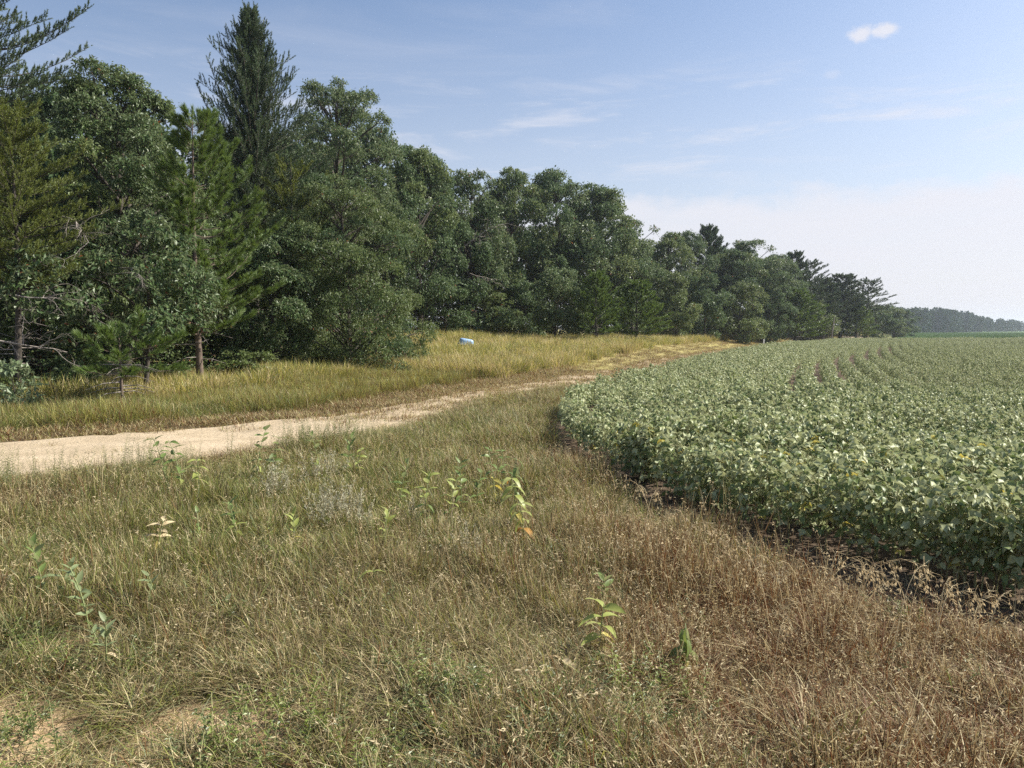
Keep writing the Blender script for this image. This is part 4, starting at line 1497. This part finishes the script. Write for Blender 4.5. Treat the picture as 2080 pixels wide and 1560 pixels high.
def build_dead_wood():
    dead_branch(1, pt(-10, 690, 19.6), 1.7, 0.15, 'dead_branch', 'pale forked dead branch above the little oak sapling', 0.6, 14, 0.030, -0.25)
    dead_branch(2, pt(40, 600, 19.4), 1.6, 0.1, 'dead_branch', 'reddish grey bundle of dead twigs under the jack pine', 0.5, 16, 0.022, -0.05)
    dead_branch(3, pt(140, 440, 21.6), 1.8, -0.2, 'dead_branch', 'fan of thin dead twigs left of the big oak crown', 0.45, 16, 0.024, -0.35)
    dead_branch(4, pt(250, 545, 22.2), 1.7, -0.5, 'dead_branch', 'grey dead spray hanging in the shade left of the red pine trunk', 0.5, 14, 0.020, -0.3)
    dead_branch(5, pt(945, 500, 58), 3.4, 0.35, 'dead_branch', 'pale leafless branches in front of the far oaks', 0.7, 22, 0.032, 0.6)
    dead_branch(6, pt(955, 555, 58), 2.4, 0.0, 'dead_branch', 'lower pale leafless limb in front of the far oaks', 0.6, 16, 0.026, 0.1)
    dead_branch(7, pt(392, 285, 30), 1.5, 1.7, 'dead_branch', 'bare forked twig against the sky left of the tallest pine', 0.6, 8, 0.022, 1.15)
    dead_branch(8, pt(352, 790, 24.0), 1.1, 0.4, 'dead_branch', 'arched bare twigs at the foot of the red pine', 0.6, 10, 0.016, 0.4)
    # a dead standing trunk and a bare pole-like top at the far end
    x, y = at_depth(1686, 108)
    mb = MB()
    zt = gz1(x, y)
    mb.tube([(0, 0, -0.2), (0.08, 0, 1.6), (0.34, 0, 3.7)], [0.14, 0.11, 0.05], 7)
    mb.tube([(0.12, 0, 1.9), (0.45, 0.1, 2.4)], [0.05, 0.02], 5)
    tag(link('dead_tree', mb.mesh('dead_tree', [M['dead']]), loc=(x, y, zt)), 'pale leaning dead trunk in front of the hazy pines', 'dead tree')
    x, y = at_depth(1738, 126)
    mb = MB()
    h = z_at(572, 126) - gz1(x, y)
    mb.tube([(0, 0, -0.2), (0.1, 0, h * 0.6), (-0.1, 0, h)], [0.13, 0.09, 0.03], 6)
    for q, a in ((0.75, 0.5), (0.82, 2.6), (0.9, 0.2)):
        mb.tube([(0, 0, h * q), (math.cos(a) * 0.9, math.sin(a) * 0.9, h * q + 0.5)], [0.04, 0.015], 5)
    tag(link('dead_snag', mb.mesh('dead_snag', [M['dead']]), loc=(x, y, gz1(x, y))), 'bare pinkish snag top beside the thin crowned last pine', 'dead tree')


build_dead_wood()


def build_distance():
    # far wood across the fields: reads as one mass
    r = np.random.default_rng(88)
    mb = MB()
    for k in range(210):
        u = 1770 + 560 * r.uniform() ** 0.9
        t = np.clip((u - 1790) / 300, 0, 1)
        Y = 330 + 260 * t + r.uniform(-10, 70)
        top = np.interp(u, [1780, 1830, 1905, 1960, 1990, 2040, 2080, 2350], [625, 628, 629, 636, 645, 652, 655, 657]) + r.normal(0, 2.0)
        x, y = at_depth(u, Y)
        z0 = gz1(x, y)
        H = z_at(top, Y) - z0
        Rr = H * r.uniform(0.28, 0.42)
        con = r.uniform() < 0.35
        n = 330
        t_ = r.beta(1.3, 1.1, n)
        a = r.uniform(0, 6.283, n)
        prof = (1 - t_) ** 0.8 * 0.75 if con else crown_profile(t_, 0.75)
        q = Rr * prof * np.sqrt(r.uniform(0.4, 1, n)) * (1 + 0.2 * np.sin(a * 3 + k))
        P = np.stack([x + np.cos(a) * q, y + np.sin(a) * q, z0 + 0.3 + H * 0.97 * t_], 1)
        D = unit(r.normal(0, 1, (n, 3)))
        Nn = unit(r.normal(0, 0.5, (n, 3)) + np.array([0, 0, 1]) + np.stack([np.cos(a), np.sin(a), 0 * a], 1) * 0.7)
        L = H * 0.10 * r.uniform(0.6, 1.3, n)
        mb.leaves(P, D, Nn, L, L * 0.8, 0.12, 0.1, 1 if con else 0)
        mb.tube([(x, y, z0 - 0.2), (x, y, z0 + H * 0.8)], [0.25, 0.08], 4, 2)
    tag(link('distant_woods', mb.mesh('distant_woods', [M['far_leaf'], M['far_leaf'], M['bark']])), 'hazy blue green wood on the horizon beyond the fields', kind='stuff')
    # the darker crop beyond the beans, as ridged rows
    mb = MB()
    n, m = 260, 70
    U = np.linspace(-45, 45, n)
    X0 = np.linspace(0, 1, m)
    ys = 124 + 205 * X0
    ex = 0.49 * ys
    XX = ex[:, None] + 1.0 + np.linspace(0, 1, n)[None] * (ys[:, None] * 0.75 + 20 - ex[:, None])
    YY = np.repeat(ys[:, None], n, 1)
    ZZ = 0.42 + 0.16 * np.abs(np.sin((XX - 0.5 * YY) * 1.1)) + 0.06 * r.normal(size=XX.shape)
    ZZ[0] = 0.0
    v = np.stack([XX, YY, ZZ], -1).reshape(-1, 3)
    i = (np.arange(m - 1)[:, None] * n + np.arange(n - 1)[None]).ravel()
    mb.add(v, np.concatenate([np.stack([i, i + 1, i + n + 1], 1), np.stack([i, i + n + 1, i + n], 1)]), 0, False)
    tag(link('far_field', mb.mesh('far_field', [plain_mat('far_crop', (0.042, 0.068, 0.028), 1.0, 0.4, 0.3, 0.0)])), 'darker green crop field beyond the soybeans', kind='structure')


build_distance()

# ------------------------------------------------------------------ milkweed, brome, sage and small things
def milkweed_meshes():
    out = {}
    for col in ('mw_green', 'mw_lime', 'mw_yellow', 'mw_orange', 'mw_pale', 'mw_dry'):
        for dr in (0.15, 0.55, 1.0):
            mb = MB()
            blade_leaf(mb, np.zeros((1, 3)), np.array([[1.0, 0, 0]]), np.array([[0, 0, 1.0]]), 1.0, 0.36, 0.16, dr, 0,
                       T=(0, 0.12, 0.32, 0.55, 0.78, 1.0), prof=(0.06, 0.62, 1.0, 0.95, 0.6, 0.0))
            out[col, dr] = mb.mesh('milkweed_leaf', [M[col]])
    return out


MW = milkweed_meshes()


def milkweed(u, v, h, pairs, ln, cols, label, el=0.55, dr=0.15, lean=0.06, seed=0, group='milkweed plants in the near grass', name='milkweed_plant', low=0.22):
    pairs += 2 if pairs > 2 else 0
    r = np.random.default_rng(seed + int(u) * 7 + int(v))
    h += (0.04 if h > 0.3 else 0.0) + (0.07 if 780 < u < 1080 else 0.0)
    p = on_ground(u, v, h)
    root = link(name, None, loc=(p[0], p[1], p[2] - h), rot=(0, 0, r.uniform(0, 6.28)))
    tag(root, label, 'milkweed', group)
    mb = MB()
    t = np.linspace(0, 1, 6)
    la = r.uniform(0, 6.28)
    path = np.stack([math.cos(la) * lean * t ** 2 * h * 3, math.sin(la) * lean * t ** 2 * h * 3, t * h * 0.97 - 0.03], 1)
    mb.tube(path, np.linspace(0.0055, 0.003, 6), 5)
    link('stem', mb.mesh('milkweed_stem', [M['mw_stem']]), root)
    a0 = r.uniform(0, 3.14)
    for i in range(pairs):
        t_ = low + (1 - low) * (i + 0.6) / pairs
        q = [np.interp(t_, t, path[:, k]) for k in range(3)]
        lowness = 1 - i / max(1, pairs - 1)
        for s in (0, 1):
            az = a0 + i * 1.57 + s * math.pi + r.normal(0, 0.2)
            e = el * (0.45 + 0.9 * (1 - lowness)) + r.normal(0, 0.15)
            if len(cols) > 1 and (lowness > 0.62 and r.uniform() < 0.6):
                c = cols[1]
                d = 1.0 if dr > 0.4 or r.uniform() < 0.5 else 0.55
                lb = {'mw_yellow': 'yellowed leaf', 'mw_orange': 'withered orange leaf', 'mw_dry': 'dried leaf', 'mw_lime': 'lighter leaf'}.get(c)
            else:
                c, d, lb = cols[0], dr if r.uniform() < 0.7 else 0.55, None
            size = 0.92 * ln * (0.85 if cols[0] == 'mw_pale' else 1.0) * r.uniform(0.82, 1.12) * (0.72 + 0.5 * math.sin(math.pi * min(1, 0.25 + 0.7 * lowness)))
            o = link('leaf', MW[c, d], root, q, Euler((r.normal(0, 0.35), -e, az), 'XYZ'), size)
            if lb:
                o['label'] = lb
    return root


def build_milkweed():
    G, Lm, Ye, Or, Pa, Dr = 'mw_green', 'mw_lime', 'mw_yellow', 'mw_orange', 'mw_pale', 'mw_dry'
    rows = [
        (338, 878, .78, 6, .150, (G, Ye), 'tall dark milkweed against the sandy road, left of a close pair', .35, .15),
        (368, 884, .76, 6, .140, (G, Lm), 'tall dark milkweed against the sandy road, right of a close pair', .35, .15),
        (403, 920, .58, 4, .150, (Lm, Or), 'yellowing milkweed leaning beside the tall pair near the road', .30, .55),
        (518, 862, .78, 6, .140, (G, Lm), 'milkweed standing highest over the far end of the sandy road', .5, .15),
        (548, 880, .66, 5, .140, (G, Lm), 'milkweed beside the one standing highest over the road', .5, .55),
        (565, 915, .45, 3, .130, (Pa, Ye), 'pale short milkweed below the one standing highest over the road', .4, .55),
        (650, 872, .70, 5, .130, (G, Lm), 'lone green milkweed at the tapering end of the sandy road', .6, .15),
        (702, 868, .70, 5, .120, (G, Lm), 'upright milkweed where the road narrows, right of the lone green one', .8, .15),
        (722, 902, .50, 3, .110, (Lm, Ye), 'small yellow spotted milkweed where the road narrows', .3, .55),
        (808, 930, .58, 5, .120, (G, Lm), 'milkweed with raised leaf pairs left of the yellowing patch', .75, .15),
        (860, 956, .55, 5, .125, (Lm, G), 'lime milkweed at the left end of the yellowing patch', .7, .15),
        (908, 962, .52, 4, .130, (Lm, G), 'lime milkweed with broad leaves in the middle of the yellowing patch', .6, .15),
        (938, 922, .68, 6, .125, (G, Lm), 'tall green milkweed in the yellowing patch', .65, .15),
        (965, 950, .52, 4, .12, (G, Lm), 'green milkweed crowded beside the tall one in the yellowing patch', .6, .15),
        (1006, 902, .66, 5, .125, (G, Ye), 'milkweed at the top of the yellowing patch with yellow lower leaves', .4, .55),
        (1030, 900, .62, 4, .12, (G, Or), 'milkweed at the top of the yellowing patch with orange lower leaves', .4, .55),
        (1045, 922, .60, 4, .13, (G, Dr), 'drooping milkweed with dried leaves at the right of the patch', .1, 1.0),
        (1050, 950, .60, 4, .15, (Lm, Ye), 'milkweed with long arched leaves at the right of the patch', .1, 1.0),
        (1066, 1004, .42, 3, .16, (Lm, Or), 'wilting milkweed with a curled orange leaf near the patch', .2, 1.0),
        (480, 1008, .46, 5, .13, (G, Lm), 'leafy milkweed alone in the middle of the olive grass', .6, .15),
        (403, 1032, .36, 3, .10, (G, Pa), 'small dark milkweed left of the leafy one in the olive grass', .6, .15),
        (597, 1032, .38, 4, .11, (Lm, Ye), 'small yellow green milkweed in the olive grass', .9, .15),
        (318, 1046, .36, 4, .12, (Dr, Ye), 'dry cream coloured milkweed in the olive grass', .6, .55),
        (775, 1030, .40, 4, .12, (Lm, G), 'slender lime milkweed below the silvery sage', .9, .55),
        (84, 1086, .52, 6, .115, (G, Pa), 'bushy milkweed at the left margin of the grass', .8, .15),
        (128, 1138, .34, 3, .11, (Pa, G), 'short pale milkweed between the two bushy ones at the left margin', .9, .15),
        (176, 1132, .54, 6, .108, (Pa, G), 'bushy pale milkweed with stacked leaves above the bare sand', .7, .15),
        (318, 1150, .34, 3, .11, (Pa, G), 'thin milkweed in the shade left of the olive grass', .7, .15),
        (212, 1236, .40, 4, .105, (Pa, Dr), 'pale grey milkweed beside a small bare patch', .7, .15),
        (205, 1268, .26, 3, .10, (Pa, Dr), 'low grey milkweed directly at the small bare patch', .6, .15),
        (758, 1140, .26, 2, .10, (Lm, Ye), 'tiny lime milkweed with one arched leaf in the dry grass', .4, 1.0),
        (1218, 1205, .40, 3, .165, (Lm, Ye), 'yellow milkweed with one long hanging leaf in the dry grass', .4, .55),
        (1234, 1150, .36, 5, .10, (G, Pa), 'small dense milkweed above the one with a long yellow leaf', .7, .15),
        (1398, 1262, .34, 3, .17, (G, Ye), 'dark milkweed with leaves hanging straight down', -.5, 1.0),
        (1150, 1320, .16, 2, .12, (Dr, Dr), 'withered tan milkweed lying low in the dry grass', .3, .55),
        (460, 1205, .20, 2, .13, (Pa, Lm), 'single pale two leaved milkweed in the dry grass', .8, .15),
    ]
    for k, (u, v, h, pr, ln, cols, lab, el, dr) in enumerate(rows):
        milkweed(u, v, h, pr, ln, cols, lab, el, dr, seed=k)


build_milkweed()


def brome(u, v, h, lab, az, seed):
    """A tall grass stalk arching over with a drooping seed head; (u, v) is the photo place of its bend."""
    r = np.random.default_rng(seed)
    p = on_ground(u, v, h)
    reach = h * r.uniform(0.2, 0.6)
    t = np.linspace(0, 1, 9)
    hx, hy = math.cos(az), math.sin(az)
    path = np.stack([hx * reach * t ** 1.6, hy * reach * t ** 1.6, h * np.sin(t * 1.75) / math.sin(1.571)], 1)
    k = path[:, 2].argmax()
    base = np.array([p[0] - path[k, 0], p[1] - path[k, 1], p[2] - h])
    root = link('brome_grass', None, loc=base)
    tag(root, lab, 'grass stalk', 'tall brome stalks at the field edge')
    mb = MB()
    mb.tube(path, np.linspace(0.0028, 0.0016, 9), 4)
    link('stem', mb.mesh('brome_stem', [M['seed']]), root)
    mb = MB()
    for i in range(int(r.integers(8, 15))):
        s = r.uniform(0.66, 1.0)
        q = np.array([np.interp(s, t, path[:, j]) for j in range(3)])
        d = unit(np.array([hx, hy, 0]) * r.uniform(0.2, 1) + r.normal(0, 0.5, 3))
        e = q + d * r.uniform(0.03, 0.08) + np.array([0, 0, -0.01])
        f = e + np.array([hx * 0.01, hy * 0.01, -r.uniform(0.02, 0.05)]) + r.normal(0, 0.008, 3)
        mb.tube([q, e, f], 0.0009, 3)
        m = 3
        mb.leaves(np.repeat(f[None], m, 0), unit(np.array([0, 0, -1.0]) + r.normal(0, 0.3, (m, 3)) + np.array([hx, hy, 0]) * 0.3), r.normal(size=(m, 3)), 0.028, 0.008, 0.2, 0.0)
    link('seed_head', mb.mesh('brome_seed_head', [M['seed']]), root)


def build_brome():
    r = random.Random(5)
    spots = [(1545, 1128, .95), (1590, 1140, .9), (1625, 1135, .9), (1700, 1120, 1.0), (1725, 1150, .95), (1745, 1130, 1.0), (1760, 1145, .95), (1775, 1160, .95), (1790, 1140, .95), (1830, 1135, .95),
             (1870, 1150, .95), (1885, 1160, .9), (1920, 1185, .85), (1935, 1190, .85), (1960, 1200, .8), (1985, 1215, .8), (2010, 1200, .85), (2040, 1205, .85), (1600, 1215, .8), (1590, 1265, .7),
             (1470, 1085, .9), (1430, 1060, .9), (1300, 985, .85), (1280, 975, .85), (1330, 1000, .85), (1235, 955, .8), (1375, 1035, .85), (1500, 1110, .9), (1660, 1150, .9), (1815, 1175, .9)]
    for k, (u, v, h) in enumerate(spots):
        brome(u, v, h * r.uniform(0.55, 0.78), 'tall straw coloured brome stalk with drooping seed head at the bean field edge', r.uniform(-0.9, 0.9) + (0 if r.random() < 0.7 else math.pi), k)


build_brome()


def build_sage():
    protos = []
    for k in range(3):
        r = np.random.default_rng(900 + k)
        st, fo = MB(), MB()
        for _ in range(16):
            a, q = r.uniform(0, 6.28), r.uniform(0, 0.16)
            h = r.uniform(0.3, 0.52)
            b = np.array([math.cos(a) * q * 0.5, math.sin(a) * q * 0.5, 0])
            e = np.array([math.cos(a) * q * 1.6, math.sin(a) * q * 1.6, h])
            st.tube([b, (b + e) / 2 + r.normal(0, 0.02, 3), e], [0.002, 0.0016, 0.001], 3)
            n = 20
            s = r.uniform(0.35, 1, n)[:, None]
            P = b + (e - b) * s
            D = unit(r.normal(0, 0.7, (n, 3)) + np.array([0, 0, 0.6]))
            fo.leaves(P, D, r.normal(size=(n, 3)), r.uniform(0.025, 0.05, n), 0.009, 0.1, 0.1)
        protos.append((st.mesh('sage_stems', [M['tan']]), fo.mesh('sage_leaves', [M['silver']])))
    for k, (u, v) in enumerate([(668, 985), (690, 990), (712, 1000), (735, 1010), (655, 1005), (560, 948), (580, 960), (640, 930), (675, 925), (545, 965), (950, 1050), (838, 1000)]):
        p = on_ground(u, v, 0.42)
        root = link('sage_plant', None, loc=(p[0], p[1], p[2] - 0.42), rot=(0, 0, k * 1.7), scale=1.0 - 0.25 * (k > 9))
        tag(root, 'silvery wisp of sage standing in the dry grass below the road', 'sage', 'silvery sage plants in the near grass')
        link('stems', protos[k % 3][0], root)
        link('foliage', protos[k % 3][1], root)


build_sage()


def build_small_things():
    # pale blue tub upside down in the meadow
    p = on_ground(946, 704, 0.25)
    mb = MB()
    w, d, h = 0.46, 0.34, 0.36
    lay = [(1.0, 0.0), (1.02, 0.03), (0.96, 0.06), (0.90, 0.22), (0.84, 0.33), (0.74, 0.37), (0.0, 0.385)]
    K = 28
    th = np.arange(K) * 2 * np.pi / K
    cx = np.sign(np.cos(th)) * np.abs(np.cos(th)) ** 0.55
    cy = np.sign(np.sin(th)) * np.abs(np.sin(th)) ** 0.55
    V = np.concatenate([np.stack([cx * w * a, cy * d * a, np.full(K, z)], 1) for a, z in lay])
    i = np.arange(len(lay) - 1)[:, None] * K
    j = np.arange(K)[None]
    k = (j + 1) % K
    F = np.concatenate([np.stack([i + j, i + k, i + K + k], -1).reshape(-1, 3), np.stack([i + j, i + K + k, i + K + j], -1).reshape(-1, 3)])
    mb.add(V, F, 0, True)
    body = mb.mesh('tub_body', [plain_mat('tub_blue', (0.30, 0.46, 0.68), 0.4, 5, 0.1)])
    root = link('overturned_tub', None, loc=(p[0], p[1], p[2] + 0.08), rot=(0.10, 0.16, 0.35))
    tag(root, 'pale blue overturned tub lying in the tall meadow grass', 'tub')
    link('body', body, root)
    mb = MB()
    P = np.stack([cx * w * 1.03, cy * d * 1.03, np.full(K, 0.03)], 1)
    P = np.concatenate([P, P[:1]])
    mb.tube(P, 0.022, 5, cap=False)
    link('rim', mb.mesh('tub_rim', [plain_mat('tub_rim', (0.40, 0.54, 0.72), 0.4, 5, 0.1)]), root)
    # pale stake at the far meadow edge
    x, y = at_depth(1549, 84)
    mb = MB()
    mb.tube([(0, 0, -0.2), (0.01, 0, 0.4), (0.02, 0.0, 0.75)], [0.06, 0.056, 0.05], 8)
    mb.tube([(0.02, 0, 0.75), (0.02, 0, 0.8)], [0.064, 0.06], 8)
    tag(link('marker_stake', mb.mesh('marker_stake', [plain_mat('stake_white', (0.72, 0.72, 0.68), 0.6)]), loc=(x, y, gz1(x, y))), 'short white marker stake at the far edge of the meadow', 'stake')


build_small_things()

# ------------------------------------------------------------------ summer haze
def build_haze():
    m = bpy.data.materials.new('haze_air')
    m.use_nodes = True
    nt = m.node_tree
    nt.nodes.clear()
    v = nt.nodes.new('ShaderNodeVolumePrincipled')
    v.inputs['Color'].default_value = (0.80, 0.88, 1.0, 1)
    v.inputs['Density'].default_value = 0.00038
    v.inputs['Anisotropy'].default_value = 0.68
    out = nt.nodes.new('ShaderNodeOutputMaterial')
    nt.links.new(v.outputs[0], out.inputs['Volume'])
    mb = MB()
    x0, x1, y0, y1, z0, z1 = -3600, 3600, -60, 4600, -1.6, 24
    V = [(x, y, z) for z in (z0, z1) for y in (y0, y1) for x in (x0, x1)]
    F = [(0, 2, 3), (0, 3, 1), (4, 5, 7), (4, 7, 6), (0, 1, 5), (0, 5, 4), (2, 6, 7), (2, 7, 3), (0, 4, 6), (0, 6, 2), (1, 3, 7), (1, 7, 5)]
    mb.add(V, F)
    tag(link('haze', mb.mesh('haze', [m])), 'thin summer haze over the fields', kind='stuff')


build_haze()
bpy.context.view_layer.update()
